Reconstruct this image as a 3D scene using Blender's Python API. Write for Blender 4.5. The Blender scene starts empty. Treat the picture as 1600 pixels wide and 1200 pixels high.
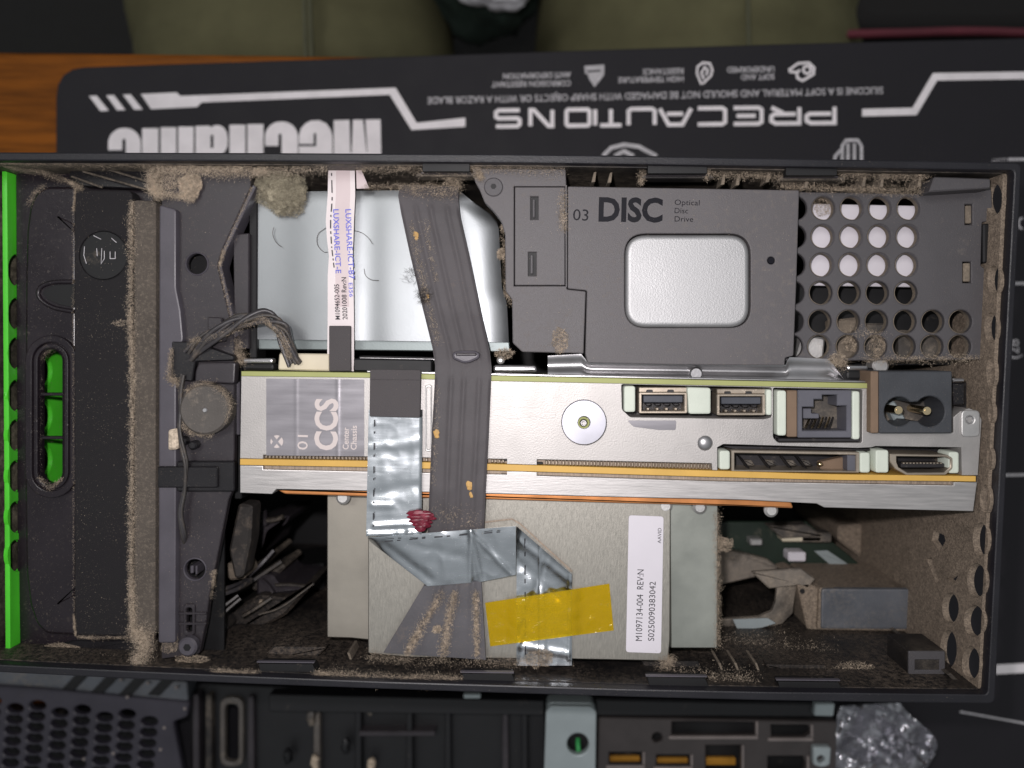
import bpy, bmesh, math, random
from mathutils import Vector, Matrix, Euler, noise
from mathutils.geometry import delaunay_2d_cdt
random.seed(11)
scene = bpy.context.scene
COL = scene.collection
S = 0.001          # millimetres to metres
RZ = 153.0         # height of the case rim above the table, mm
F = 1210.0
CX, CY, CZ = 19.4245, 23.0862, 218.4667      # camera, mm, z above the rim
ROT = (-0.04866976, 0.03317771, 0.01785737)

# ---------------------------------------------------------------- camera
cam = bpy.data.cameras.new('camera')
cam.sensor_width = 36.0
cam.lens = 36.0 * F / 1600.0
cam.clip_start = 0.01
cam.clip_end = 20
cam.dof.use_dof = True
cam.dof.focus_distance = 0.224
cam.dof.aperture_fstop = 9.0
camo = bpy.data.objects.new('camera', cam)
COL.objects.link(camo)
camo.location = (CX * S, CY * S, (CZ + RZ) * S)
camo.rotation_euler = ROT
scene.camera = camo

# ---------------------------------------------------------------- world and lamps
world = bpy.data.worlds.new('World')
scene.world = world
world.use_nodes = True
bg = world.node_tree.nodes['Background']
wn, wl = world.node_tree.nodes, world.node_tree.links
wtc = wn.new('ShaderNodeTexCoord')
wsep = wn.new('ShaderNodeSeparateXYZ')
wl.new(wtc.outputs['Generated'], wsep.inputs[0])
wmr = wn.new('ShaderNodeMapRange')
wmr.inputs['From Min'].default_value = -0.1
wmr.inputs['From Max'].default_value = 1.0
wmr.inputs['To Min'].default_value = 0.03
wmr.inputs['To Max'].default_value = 0.33
wl.new(wsep.outputs['Z'], wmr.inputs['Value'])
wl.new(wmr.outputs[0], bg.inputs[1])
bg.inputs[0].default_value = (0.93, 0.97, 1.0, 1)
def area_lamp(name, loc, target, size, power, col, shape='DISK'):
    l = bpy.data.lights.new(name, 'AREA')
    l.shape = shape
    l.size = size
    l.energy = power
    l.color = col
    o = bpy.data.objects.new(name, l)
    COL.objects.link(o)
    o.location = loc
    d = Vector(target) - Vector(loc)
    o.rotation_euler = d.to_track_quat('-Z', 'Y').to_euler()
    return o
# the phone's flash beside its lens
area_lamp('phone_flash', ((CX - 14) * S, (CY + 16) * S, (CZ + RZ + 1) * S), ((CX - 10) * S, (CY - 12) * S, 0), 0.007, 0.40, (1.0, 0.945, 0.955))
# the room's ceiling lamp
area_lamp('ceiling_lamp', (-0.5, 0.55, 1.9), (0, 0, 0.15), 0.6, 6.0, (1.0, 0.975, 0.95))

scene.view_settings.view_transform = 'Standard'
scene.view_settings.look = 'None'
scene.view_settings.gamma = 1
scene.view_settings.exposure = 0.15
scene.view_settings.use_curve_mapping = False
scene.render.engine = 'CYCLES'
scene.cycles.use_denoising = True
scene.cycles.max_bounces = 6
scene.cycles.caustics_reflective = False
scene.cycles.caustics_refractive = False
scene.cycles.sample_clamp_indirect = 4

# ---------------------------------------------------------------- pixel of the photograph + depth -> point in the place (mm, z from the rim)
Mc = Euler(ROT, 'XYZ').to_matrix()
def ray(px, py):
    return Mc @ Vector(((px - 800.0) / F, -(py - 600.0) / F, -1.0))
def P(px, py, z):
    d = ray(px, py)
    t = (z - CZ) / d.z
    return Vector((CX + d.x * t, CY + d.y * t, z))
def WX(px, py, X):                      # on a wall x = X: (y, z)
    d = ray(px, py)
    t = (X - CX) / d.x
    return (CY + d.y * t, CZ + d.z * t)
def WY(px, py, Y):                      # on a wall y = Y: (x, z)
    d = ray(px, py)
    t = (Y - CY) / d.y
    return (CX + d.x * t, CZ + d.z * t)
def mmpp(z):                            # mm per photograph pixel at depth z
    return (CZ - z) / F

# ---------------------------------------------------------------- materials
DUST = (0.37, 0.305, 0.235)
def srgb(r, g, b):
    f = lambda c: (c / 255 / 12.92) if c <= 10 else ((c / 255 + 0.055) / 1.055) ** 2.4
    return (f(r), f(g), f(b))
def mat(name, col, rough=0.5, metal=0.0, dust=0.0, dscale=110, specks=0.0, bump=0.0, bscale=1500, var=0.12, vscale=60,
        stretch=None, dcol=DUST, spec=0.5, patch=0):
    m = bpy.data.materials.new(name)
    m.use_nodes = True
    nt = m.node_tree
    N, L = nt.nodes, nt.links
    b = N['Principled BSDF']
    tc = N.new('ShaderNodeTexCoord')
    b.inputs['Specular IOR Level'].default_value = spec
    def nz(scale, detail=4, rough_=0.6, st=None):
        n = N.new('ShaderNodeTexNoise')
        n.inputs['Scale'].default_value = scale
        n.inputs['Detail'].default_value = detail
        n.inputs['Roughness'].default_value = rough_
        if st:
            mp = N.new('ShaderNodeMapping')
            mp.inputs['Scale'].default_value = st
            L.new(tc.outputs['Object'], mp.inputs['Vector'])
            L.new(mp.outputs[0], n.inputs['Vector'])
        else:
            L.new(tc.outputs['Object'], n.inputs['Vector'])
        return n
    def ramp(src, a, c):
        r = N.new('ShaderNodeMapRange')
        r.inputs['From Min'].default_value = a
        r.inputs['From Max'].default_value = c
        L.new(src, r.inputs['Value'])
        return r.outputs[0]
    def math_(op, a, c):
        x = N.new('ShaderNodeMath')
        x.operation = op
        for i, v in enumerate((a, c)):
            if isinstance(v, (int, float)):
                x.inputs[i].default_value = v
            else:
                L.new(v, x.inputs[i])
        return x.outputs[0]
    def mix(fac, a, c):
        x = N.new('ShaderNodeMix')
        x.data_type = 'RGBA'
        L.new(fac, x.inputs[0])
        for i, v in ((6, a), (7, c)):
            if isinstance(v, tuple):
                x.inputs[i].default_value = (*v, 1)
            else:
                L.new(v, x.inputs[i])
        return x.outputs[2]
    v = nz(vscale, 6, 0.6, stretch)
    lo = tuple(max(0, c * (1 - var * 1.6)) for c in col)
    hi = tuple(min(1, c * (1 + var * 1.6)) for c in col)
    color = mix(ramp(v.outputs[0], 0.3, 0.7), lo, hi)
    mask = None
    if dust > 0:
        d1 = nz(dscale, 8, 0.72)
        t = 0.80 - 0.5 * dust
        mask = ramp(d1.outputs[0], t - 0.06, t + 0.28)
        fine = nz(dscale * 14, 3, 0.6)
        mask = math_('MULTIPLY', mask, ramp(fine.outputs[0], 0.22, 0.60))
    if dust > 0 and patch:
        mask = math_('MULTIPLY', mask, ramp(nz(patch, 4, 0.6).outputs[0], 0.36, 0.62))
    if specks > 0:
        s1 = nz(3200, 1, 0.5)
        sm = ramp(s1.outputs[0], 0.77 - 0.09 * specks, 0.86 - 0.09 * specks)
        s2 = nz(45, 3, 0.6)
        sm = math_('MULTIPLY', sm, ramp(s2.outputs[0], 0.35, 0.65))
        mask = sm if mask is None else math_('MAXIMUM', mask, sm)
    rn = math_('MULTIPLY_ADD', ramp(v.outputs[0], 0.2, 0.8), 0.16)
    rn.node.inputs[2].default_value = rough - 0.08
    if mask is not None:
        dv = nz(dscale * 5, 4, 0.65)
        dc = mix(ramp(dv.outputs[0], 0.3, 0.7), tuple(c * 0.62 for c in dcol), tuple(min(1, c * 1.25) for c in dcol))
        color = mix(mask, color, dc)
        x = N.new('ShaderNodeMix')
        L.new(mask, x.inputs[0])
        L.new(rn, x.inputs[2])
        x.inputs[3].default_value = 0.97
        L.new(x.outputs[0], b.inputs['Roughness'])
        if metal:
            L.new(math_('MULTIPLY', math_('SUBTRACT', 1.0, mask), metal), b.inputs['Metallic'])
    else:
        L.new(rn, b.inputs['Roughness'])
        b.inputs['Metallic'].default_value = metal
    L.new(color, b.inputs['Base Color'])
    if bump or mask is not None:
        bn = nz(bscale, 3, 0.6, stretch and tuple(s for s in stretch))
        h = bn.outputs[0]
        bp = N.new('ShaderNodeBump')
        bp.inputs['Strength'].default_value = max(bump, 0.08)
        bp.inputs['Distance'].default_value = 0.0003
        if mask is not None:
            h = math_('ADD', math_('MULTIPLY', h, max(bump, 0.05) * 2), math_('MULTIPLY', mask, 0.7))
            bp.inputs['Strength'].default_value = 0.5
        L.new(h, bp.inputs['Height'])
        L.new(bp.outputs[0], b.inputs['Normal'])
    return m
M = {}
M['case'] = mat('case_plastic', (0.012, 0.0115, 0.0155), 0.42, specks=0.5, bump=0.25, bscale=2500)
M['wall'] = mat('dusty_wall_plastic', (0.014, 0.012, 0.012), 0.55, dust=0.85, dscale=420, specks=0.9, bump=0.2, patch=20)
M['wall_lo'] = mat('dusty_black_plastic', (0.01, 0.009, 0.0095), 0.5, dust=0.66, dscale=800, specks=1.0, bump=0.2, patch=28, dcol=(0.26, 0.2, 0.15))
M['wall_end'] = mat('dust_caked_plastic', (0.08, 0.062, 0.048), 0.6, dust=1.2, dscale=160, specks=0.8, bump=0.3, dcol=(0.31, 0.245, 0.185))
M['dark'] = mat('inner_black', (0.005, 0.005, 0.006), 0.6, dust=0.25, dscale=90)
M['black'] = mat('black_plastic', (0.0085, 0.0075, 0.0095), 0.38, specks=1.0, bump=0.15, bscale=2500, dust=0.12)
M['guard'] = mat('satin_black_plastic', (0.017, 0.0125, 0.0165), 0.28, specks=0.7, dust=0.3, bump=0.08, dscale=600, patch=25)
M['foam'] = mat('black_foam', (0.0075, 0.006, 0.0078), 0.8, specks=0.9, dust=0.06, bump=0.5, bscale=3000)
M['foam_dusty'] = mat('dust_grey_foam', (0.095, 0.08, 0.067), 0.95, dust=0.5, specks=1.3, bump=0.8, bscale=3000, dcol=(0.36, 0.3, 0.235), dscale=1100)
M['rail'] = mat('grey_plastic', (0.085, 0.078, 0.093), 0.42, specks=0.6, bump=0.1)
M['bracket'] = mat('dark_grey_plastic', (0.034, 0.029, 0.034), 0.42, specks=0.8, dust=0.3, bump=0.12, bscale=2500, patch=30, dscale=600)
M['drive'] = mat('drive_grey_plastic', (0.105, 0.097, 0.101), 0.52, specks=0.7, dust=0.42, bump=0.35, bscale=3500, var=0.06, dscale=500, patch=18)
M['vent'] = mat('vent_grey_plastic', (0.08, 0.075, 0.08), 0.52, specks=0.8, dust=0.22, dscale=70, bump=0.35, bscale=3500, var=0.06)
M['vent_tube'] = mat('vent_dust', (0.14, 0.115, 0.09), 0.8, dust=0.8, bump=0.2, dcol=(0.3, 0.245, 0.185))
M['green'] = mat('green_paint', (0.09, 0.68, 0.035), 0.38, var=0.06, specks=0.8, dust=0.12)
M['psu'] = mat('zinc_sheet', (0.28, 0.295, 0.305), 0.44, 0.92, var=0.05, bump=0.05, bscale=1800, vscale=40, dust=0.1, dscale=40)
M['psu_edge'] = mat('zinc_sheet_edge', (0.22, 0.25, 0.25), 0.5, 0.8, dust=0.12)
M['alu'] = mat('cast_aluminium', (0.5, 0.48, 0.465), 0.55, 0.80, var=0.05, bump=0.2, bscale=2200, vscale=120, specks=0.15, dust=0.12, dscale=60, patch=30, dcol=(0.4, 0.36, 0.32))
M['alu_bar'] = mat('milled_aluminium', (0.56, 0.54, 0.53), 0.48, 0.85, var=0.07, bump=0.12, bscale=300, vscale=90, stretch=(1, 14, 1))
M['alu_dirty'] = mat('dirty_aluminium', (0.60, 0.59, 0.58), 0.5, 0.75, var=0.1, dust=0.30, bump=0.2)
M['steel'] = mat('nickel_steel', (0.55, 0.54, 0.55), 0.35, 0.95, var=0.05, bump=0.05)
M['steel_dusty'] = mat('dusty_steel', (0.26, 0.23, 0.2), 0.45, 0.7, dust=0.75, dscale=140)
M['disc'] = mat('turned_aluminium', (0.43, 0.43, 0.475), 0.38, 0.9, var=0.08, vscale=35)
M['panel'] = mat('stamped_aluminium', (0.46, 0.46, 0.465), 0.55, 0.78, var=0.04, bump=0.25, bscale=2200)
M['sink'] = mat('brushed_tin', (0.43, 0.41, 0.365), 0.46, 0.85, var=0.05, bump=0.2, bscale=1200, vscale=520, stretch=(5, 0.7, 1), dust=0.2, dscale=300, patch=20)
M['sink_side'] = mat('tinned_sheet', (0.36, 0.335, 0.29), 0.55, 0.7, var=0.06, dust=0.2, dscale=70)
M['sink_blue'] = mat('zinc_flange', (0.44, 0.455, 0.41), 0.42, 0.85, var=0.06, dust=0.08)
M['foil'] = mat('aluminium_foil', (0.76, 0.80, 0.84), 0.25, 1.0, var=0.05, bump=0.06, bscale=260, stretch=(0.6, 4, 1), specks=0.3)
M['sticker'] = mat('grey_foil_sticker', (0.3, 0.288, 0.31), 0.36, 0.35, var=0.07, bump=0.05, bscale=260, stretch=(0.5, 6, 1), specks=0.3)
M['print_pale'] = mat('pale_print', (0.62, 0.55, 0.53), 0.6, var=0.02)
M['print_white'] = mat('white_print', (0.86, 0.81, 0.83), 0.6, var=0.06, vscale=90)
M['print_dim'] = mat('worn_white_print', (0.52, 0.5, 0.52), 0.6, var=0.15, vscale=300)
M['print_dark'] = mat('dark_print', (0.006, 0.006, 0.01), 0.5, var=0.05, spec=0.15)
M['print_blue'] = mat('blue_print', (0.12, 0.14, 0.62), 0.6, var=0.1)
M['ink'] = mat('black_ink', (0.02, 0.02, 0.025), 0.6, var=0.05)
M['label'] = mat('white_label', (0.7, 0.67, 0.72), 0.55, var=0.03, vscale=30)
M['pcb_edge'] = mat('board_edge_olive', (0.36, 0.38, 0.14), 0.55, var=0.06)
M['pcb_yellow'] = mat('board_edge_amber', (0.66, 0.40, 0.09), 0.5, var=0.07)
M['copper'] = mat('copper', (0.80, 0.33, 0.12), 0.36, 0.75, var=0.12, vscale=90)
M['channel'] = mat('contact_channel', (0.36, 0.29, 0.23), 0.6, 0.3, var=0.2, vscale=700, stretch=(3, 0.3, 1))
M['gasket'] = mat('pale_gasket', (0.64, 0.69, 0.6), 0.7, var=0.06, bump=0.2, dust=0.16)
M['port_metal'] = mat('dirty_port_steel', (0.50, 0.43, 0.35), 0.40, 0.8, dust=0.30, dscale=300)
M['port_grey'] = mat('port_slate_plastic', (0.105, 0.105, 0.125), 0.45, dust=0.15, dscale=300)
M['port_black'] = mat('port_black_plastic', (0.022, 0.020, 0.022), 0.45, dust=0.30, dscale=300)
M['port_blue'] = mat('port_tongue', (0.06, 0.065, 0.08), 0.4, dust=0.15, dscale=300)
M['brown'] = mat('brown_dust_band', (0.20, 0.135, 0.09), 0.8, dust=0.3)
M['inlet'] = mat('inlet_slate_plastic', (0.05, 0.054, 0.062), 0.5, specks=0.8, bump=0.3, bscale=3500)
M['brass'] = mat('brass_pin', (0.85, 0.68, 0.42), 0.22, 1.0, var=0.05)
M['strap'] = mat('rubber_strap', (0.074, 0.067, 0.071), 0.62, dust=0.28, dscale=150, specks=0.8, bump=0.45, bscale=3500, dcol=(0.23, 0.18, 0.14))
M['strap_end'] = mat('dusty_strap', (0.090, 0.086, 0.094), 0.6, dust=0.40, dscale=90, specks=0.9, bump=0.3, dcol=(0.27, 0.21, 0.16))
M['pad'] = mat('black_cloth_pad', (0.075, 0.068, 0.070), 0.85, specks=0.5, bump=0.9, bscale=3200, var=0.05)
M['cable_white'] = mat('white_ribbon', (0.76, 0.69, 0.69), 0.45, var=0.03)
M['cable_pink'] = mat('pinkish_ribbon', (0.64, 0.54, 0.545), 0.5, var=0.03)
M['wire'] = mat('black_wire', (0.045, 0.042, 0.045), 0.4, dust=0.45, dscale=260, dcol=(0.26, 0.215, 0.165))
M['wire_grey'] = mat('dusty_sleeve', (0.05, 0.045, 0.042), 0.5, dust=0.45, dscale=260, dcol=(0.26, 0.20, 0.15))
M['boss'] = mat('clouded_rubber', (0.09, 0.08, 0.072), 0.45, dust=0.45, dscale=160, specks=1.0, bump=0.2)
M['connector'] = mat('cream_connector', (0.66, 0.59, 0.45), 0.55, var=0.06, dust=0.15)
M['red'] = mat('dark_red_wax', (0.17, 0.012, 0.03), 0.4, var=0.3, vscale=500)
M['ochre'] = mat('ochre_paint', (0.5, 0.3, 0.1), 0.6, var=0.15, vscale=700)
M['dust'] = mat('dust_fluff', (0.45, 0.37, 0.285), 0.98, var=0.35, vscale=900, spec=0.1)
M['dust_pale'] = mat('pale_dust_fluff', (0.58, 0.485, 0.38), 0.98, var=0.3, vscale=900, spec=0.1)
M['fluff_grey'] = mat('grey_dust_fluff', (0.4, 0.36, 0.27), 0.98, var=0.35, vscale=700, spec=0.1)
M['hair'] = mat('hair', (0.06, 0.05, 0.045), 0.5)
M['board'] = mat('green_board', (0.009, 0.021, 0.012), 0.55, dust=0.30, dscale=80)
M['chip'] = mat('dusty_chip', (0.07, 0.062, 0.055), 0.6, dust=0.55)
M['slate_box'] = mat('slate_metal', (0.135, 0.145, 0.165), 0.5, 0.3, dust=0.6, dscale=600, specks=0.8, patch=40)
M['wood'] = mat('varnished_wood', (0.205, 0.062, 0.0055), 0.45, var=0.30, vscale=55, stretch=(0.35, 5, 1), bump=0.05, spec=0.12)
M['mat'] = mat('black_silicone', (0.0155, 0.0142, 0.018), 0.65, var=0.06, specks=0.12, bump=0.08, spec=0.3)
M['cloth'] = mat('olive_cotton', (0.125, 0.118, 0.063), 0.9, var=0.10, vscale=30, bump=0.5, bscale=1500, spec=0.2)
M['cloth_seam'] = mat('olive_seam', (0.10, 0.10, 0.06), 0.9, var=0.1)
M['shirt'] = mat('dark_green_jersey', (0.025, 0.045, 0.035), 0.9, bump=0.3)
M['shirt_grey'] = mat('pale_grey_jersey', (0.55, 0.55, 0.58), 0.9, bump=0.3)
M['cushion'] = mat('black_seat_fabric', (0.012, 0.011, 0.011), 0.9, bump=0.3)
M['maroon'] = mat('maroon_piping', (0.13, 0.022, 0.035), 0.7)
M['floor'] = mat('dark_floor', (0.012, 0.011, 0.010), 0.8)
M['grille'] = mat('violet_grey_plastic', (0.036, 0.033, 0.045), 0.45, specks=0.4, dust=0.15)
M['frame_black'] = mat('matt_black_frame', (0.006, 0.006, 0.0075), 0.5, dust=0.22, dscale=60)
M['plate_brown'] = mat('brown_black_plate', (0.045, 0.038, 0.037), 0.5, dust=0.15, dscale=60)
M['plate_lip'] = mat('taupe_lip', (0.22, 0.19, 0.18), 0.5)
M['pale_metal'] = mat('pale_bracket', (0.36, 0.41, 0.42), 0.5, 0.3, var=0.04)
M['amber'] = mat('amber_strip', (0.50, 0.24, 0.03), 0.5, var=0.15)
M['bag'] = mat('shielding_film', (0.4, 0.4, 0.43), 0.18, 0.85, var=0.1)
M['green_dark'] = mat('leaf_green_plastic', (0.05, 0.35, 0.10), 0.4)

def tape_material():
    m = bpy.data.materials.new('amber_film')
    m.use_nodes = True
    nt = m.node_tree
    N, L = nt.nodes, nt.links
    N.remove(N['Principled BSDF'])
    out = N['Material Output']
    tr = N.new('ShaderNodeBsdfTransparent')
    tr.inputs[0].default_value = (0.99, 0.84, 0.012, 1)
    df = N.new('ShaderNodeBsdfDiffuse')
    df.inputs[0].default_value = (0.92, 0.70, 0.003, 1)
    gl = N.new('ShaderNodeBsdfGlossy')
    gl.inputs['Roughness'].default_value = 0.12
    fr = N.new('ShaderNodeFresnel')
    fr.inputs[0].default_value = 1.5
    tc = N.new('ShaderNodeTexCoord')
    n = N.new('ShaderNodeTexNoise')
    n.inputs['Scale'].default_value = 260
    n.inputs['Detail'].default_value = 5
    L.new(tc.outputs['Object'], n.inputs['Vector'])
    bp = N.new('ShaderNodeBump')
    bp.inputs['Strength'].default_value = 0.8
    bp.inputs['Distance'].default_value = 0.0014
    L.new(n.outputs[0], bp.inputs['Height'])
    L.new(bp.outputs[0], gl.inputs['Normal'])
    a = N.new('ShaderNodeMixShader')
    a.inputs[0].default_value = 0.24
    L.new(tr.outputs[0], a.inputs[1])
    L.new(df.outputs[0], a.inputs[2])
    c = N.new('ShaderNodeMixShader')
    L.new(fr.outputs[0], c.inputs[0])
    L.new(a.outputs[0], c.inputs[1])
    L.new(gl.outputs[0], c.inputs[2])
    L.new(c.outputs[0], out.inputs[0])
    return m
M['tape'] = tape_material()

# ---------------------------------------------------------------- builders
ORG = {}
def _org(o):
    while o.parent:
        o = o.parent
    return ORG[o.name]
def finish(name, verts, faces, material, parent=None, smooth=35, flat=False):
    """verts in mm (z from the rim) -> one mesh object"""
    me = bpy.data.meshes.new(name)
    if parent is not None:
        org = _org(parent)
    else:
        n = len(verts)
        org = Vector((sum(v[0] for v in verts) / n, sum(v[1] for v in verts) / n, min(v[2] for v in verts)))
    me.from_pydata([((v[0] - org[0]) * S, (v[1] - org[1]) * S, (v[2] - org[2]) * S) for v in verts], [], faces)
    me.materials.append(M[material])
    me.validate()
    if smooth and len(faces) < 20000:
        bw = bmesh.new()
        bw.from_mesh(me)
        bmesh.ops.remove_doubles(bw, verts=bw.verts, dist=2e-7)
        bw.to_mesh(me)
        bw.free()
    if smooth:
        me.shade_smooth()
        if flat:            # level faces stay flat, only the eased edges are round
            bw = bmesh.new()
            bw.from_mesh(me)
            for e in bw.edges:
                lf = e.link_faces
                e.smooth = len(lf) == 2 and abs(lf[0].normal.z) < 0.9995 and abs(lf[1].normal.z) < 0.9995 and e.calc_face_angle(0) < 0.75
            bw.to_mesh(me)
            bw.free()
        else:
            me.set_sharp_from_angle(angle=math.radians(smooth))
    me.update()
    o = bpy.data.objects.new(name, me)
    COL.objects.link(o)
    if parent is not None:
        o.parent = parent
    else:
        o.location = (org[0] * S, org[1] * S, (org[2] + RZ) * S)
        ORG[o.name] = org
    return o
def tag(o, label=None, cat=None, group=None, kind=None):
    if label: o['label'] = label
    if cat: o['category'] = cat
    if group: o['group'] = group
    if kind: o['kind'] = kind
    return o
def thing(name, label, cat, px, py, z, group=None, kind=None):
    o = bpy.data.objects.new(name, None)
    o.empty_display_size = 0.01
    COL.objects.link(o)
    p = P(px, py, z)
    o.location = (p.x * S, p.y * S, (p.z + RZ) * S)
    ORG[o.name] = p
    return tag(o, label, cat, group, kind)

def round_poly(pts, r, n=4):
    if r <= 0:
        return pts
    out = []
    k = len(pts)
    for i in range(k):
        a, b, c = Vector(pts[i - 1][:2]), Vector(pts[i][:2]), Vector(pts[(i + 1) % k][:2])
        u, w = a - b, c - b
        lu, lw = u.length, w.length
        if lu < 1e-6 or lw < 1e-6:
            continue
        rr = min(r, lu * 0.45, lw * 0.45)
        s, e = b + u / lu * rr, b + w / lw * rr
        if abs((u / lu).dot(w / lw) + 1) < 0.02:
            out.append(tuple(b))
            continue
        for j in range(n + 1):
            t = j / n
            q = s * (1 - t) ** 2 + b * 2 * t * (1 - t) + e * t * t
            out.append((q.x, q.y))
    return out
def _area(p):
    return 0.5 * sum(p[i - 1][0] * p[i][1] - p[i][0] * p[i - 1][1] for i in range(len(p)))
def _inside(x, y, p):
    c = False
    j = len(p) - 1
    for i in range(len(p)):
        if (p[i][1] > y) != (p[j][1] > y) and x < (p[j][0] - p[i][0]) * (y - p[i][1]) / (p[j][1] - p[i][1]) + p[i][0]:
            c = not c
        j = i
    return c
def _offset(p, d):
    """move an outline to its left by d"""
    n = len(p)
    out = []
    for i in range(n):
        a, b, c = Vector(p[i - 1][:2]), Vector(p[i][:2]), Vector(p[(i + 1) % n][:2])
        d1, d2 = (b - a), (c - b)
        d1 = d1.normalized() if d1.length > 1e-9 else d2.normalized()
        d2 = d2.normalized() if d2.length > 1e-9 else d1
        n1, n2 = Vector((-d1.y, d1.x)), Vector((-d2.y, d2.x))
        m = n1 + n2
        m = m.normalized() if m.length > 1e-6 else n1
        q = b + m * (d / max(0.5, m.dot(n1)))
        out.append((q.x, q.y))
    return out
def _cap(loops):
    """fill outlines with holes -> verts, triangles or one n-gon (counter-clockwise)"""
    vs = [v for l in loops for v in l]
    if len(loops) == 1:
        return vs, [tuple(range(len(vs)))]
    ed, k = [], 0
    for l in loops:
        ed += [(k + i, k + (i + 1) % len(l)) for i in range(len(l))]
        k += len(l)
    r = delaunay_2d_cdt([Vector(v) for v in vs], ed, [], 0, 1e-7)
    ov, of = r[0], r[2]
    boxes = [(min(p[0] for p in l), max(p[0] for p in l), min(p[1] for p in l), max(p[1] for p in l)) for l in loops]
    fs = []
    for f in of:
        x = sum(ov[i].x for i in f) / len(f)
        y = sum(ov[i].y for i in f) / len(f)
        c = 0
        for l, bx_ in zip(loops, boxes):
            if bx_[0] <= x <= bx_[1] and bx_[2] <= y <= bx_[3] and _inside(x, y, l):
                c += 1
        if c % 2:
            fs.append(tuple(f))
    return [(v.x, v.y) for v in ov], fs
def curve_mesh(outlines, th, bev=0.0, seg=1):
    """filled 2D outlines (holes inside) extruded by th, centred on 0, upper edges eased by bev -> verts, faces"""
    loops = []
    for i, l in enumerate(outlines):
        l = [tuple(p[:2]) for p in l]
        l = [p for k, p in enumerate(l) if (Vector(p) - Vector(l[k - 1])).length > 1e-5]
        depth = sum(1 for j, o in enumerate(outlines) if j != i and _inside(l[0][0], l[0][1], o))
        if (_area(l) < 0) != (depth % 2 == 1):
            l = l[::-1]
        loops.append(l)
    if th <= 0:
        v, f = _cap(loops)
        return [(x, y, 0) for x, y in v], f
    bev = min(bev, th * 0.45)
    h = th / 2
    V, F_ = [], []
    caps = []
    rings = [(0.0, -h)]
    if bev > 0:
        for k in range(seg + 1):
            a = math.pi / 2 * k / seg
            rings.append((bev * (1 - math.cos(a)), h - bev + bev * math.sin(a)))
    else:
        rings.append((0.0, h))
    for l in loops:
        n = len(l)
        base = len(V)
        for d, z in rings:
            q = _offset(l, d) if d > 0 else l
            V += [(x, y, z) for x, y in q]
        for r in range(len(rings) - 1):
            for i in range(n):
                a, b = base + r * n + i, base + r * n + (i + 1) % n
                F_.append((a, b, b + n, a + n))
        caps.append(_offset(l, rings[-1][0]) if rings[-1][0] > 0 else l)
    for lp, z, flip in ((caps, h, False), (loops, -h, True)):
        v, f = _cap(lp)
        k = len(V)
        V += [(x, y, z) for x, y in v]
        F_ += [tuple(k + i for i in (reversed(q) if flip else q)) for q in f]
    return V, F_
def R4(x0, y0, x1, y1):
    return [(x0, y0), (x1, y0), (x1, y1), (x0, y1)]
def circ(px, py, rx, n=24, ry=None):
    ry = rx if ry is None else ry
    return [(px + rx * math.cos(2 * math.pi * i / n), py + ry * math.sin(2 * math.pi * i / n)) for i in range(n)]
def Q(pts, z):
    return [tuple(P(x, y, z)[:2]) for x, y in pts]
def plate(name, z, th, material, pts, parent=None, r=0.0, bev=0.15, holes=(), hr=0.0, seg=1, smooth=35):
    """a slab whose top face, at depth z, has the outline pts (photograph pixels)"""
    if r > 0:
        r = max(r, bev * 1.7)
    ols = [round_poly(Q(pts, z), r)] + [round_poly(Q(h, z), hr) for h in holes]
    vs, fs = curve_mesh(ols, th, bev, seg)
    return finish(name, [(x, y, w + z - th / 2) for x, y, w in vs], fs, material, parent, smooth, True)
def decal(name, polys, z, material, parent, r=0.0):
    """flat print: one or more outlines, holes inside them"""
    vs, fs = curve_mesh([round_poly(Q(p, z), r) for p in polys], 0)
    return finish(name, [(x, y, z) for x, y, w in vs], fs, material, parent, 0)
def wall_x(name, X, th, material, outline, holes, parent, bev=0.0):
    """upright slab facing -x with its inner face at X; outlines as (y, z)"""
    vs, fs = curve_mesh([outline] + list(holes), th, bev)
    return finish(name, [(X + th / 2 + w, u, v) for u, v, w in vs], fs, material, parent)
def disc(name, px, py, z, rpx, h, material, parent, n=28, bev=0.25, hole=0):
    return plate(name, z, h, material, circ(px, py, rpx, n), parent, 0, bev, [circ(px, py, hole, 16)] if hole else ())
def solid(name, lo_hi, material, parent):
    pass
def catmull(pts, n=6):
    pts = [Vector(p) for p in pts]
    if len(pts) < 3:
        return pts
    e = [pts[0] * 2 - pts[1]] + pts + [pts[-1] * 2 - pts[-2]]
    out = []
    for i in range(1, len(e) - 2):
        a, b, c, d = e[i - 1], e[i], e[i + 1], e[i + 2]
        for k in range(n):
            t = k / n
            out.append(0.5 * ((2 * b) + (c - a) * t + (2 * a - 5 * b + 4 * c - d) * t * t + (3 * b - a - 3 * c + d) * t ** 3))
    out.append(pts[-1])
    return out
def tube_geo(pts, r, n=8, squash=1.0, taper=None):
    vs, fs = [], []
    up = Vector((0, 0, 1))
    for i, p in enumerate(pts):
        d = (pts[min(i + 1, len(pts) - 1)] - pts[max(i - 1, 0)])
        d = d.normalized() if d.length > 1e-9 else Vector((1, 0, 0))
        s = d.cross(up)
        s = s.normalized() if s.length > 1e-4 else Vector((1, 0, 0))
        u = s.cross(d).normalized()
        rr = r if taper is None else r * taper(i / (len(pts) - 1))
        for k in range(n):
            a = 2 * math.pi * k / n
            vs.append(tuple(p + s * math.cos(a) * rr + u * math.sin(a) * rr * squash))
    for i in range(len(pts) - 1):
        for k in range(n):
            a, b = i * n + k, i * n + (k + 1) % n
            fs.append((a, b, b + n, a + n))
    fs.append(tuple(range(n - 1, -1, -1)))
    fs.append(tuple(range((len(pts) - 1) * n, len(pts) * n)))
    return vs, fs
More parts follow.
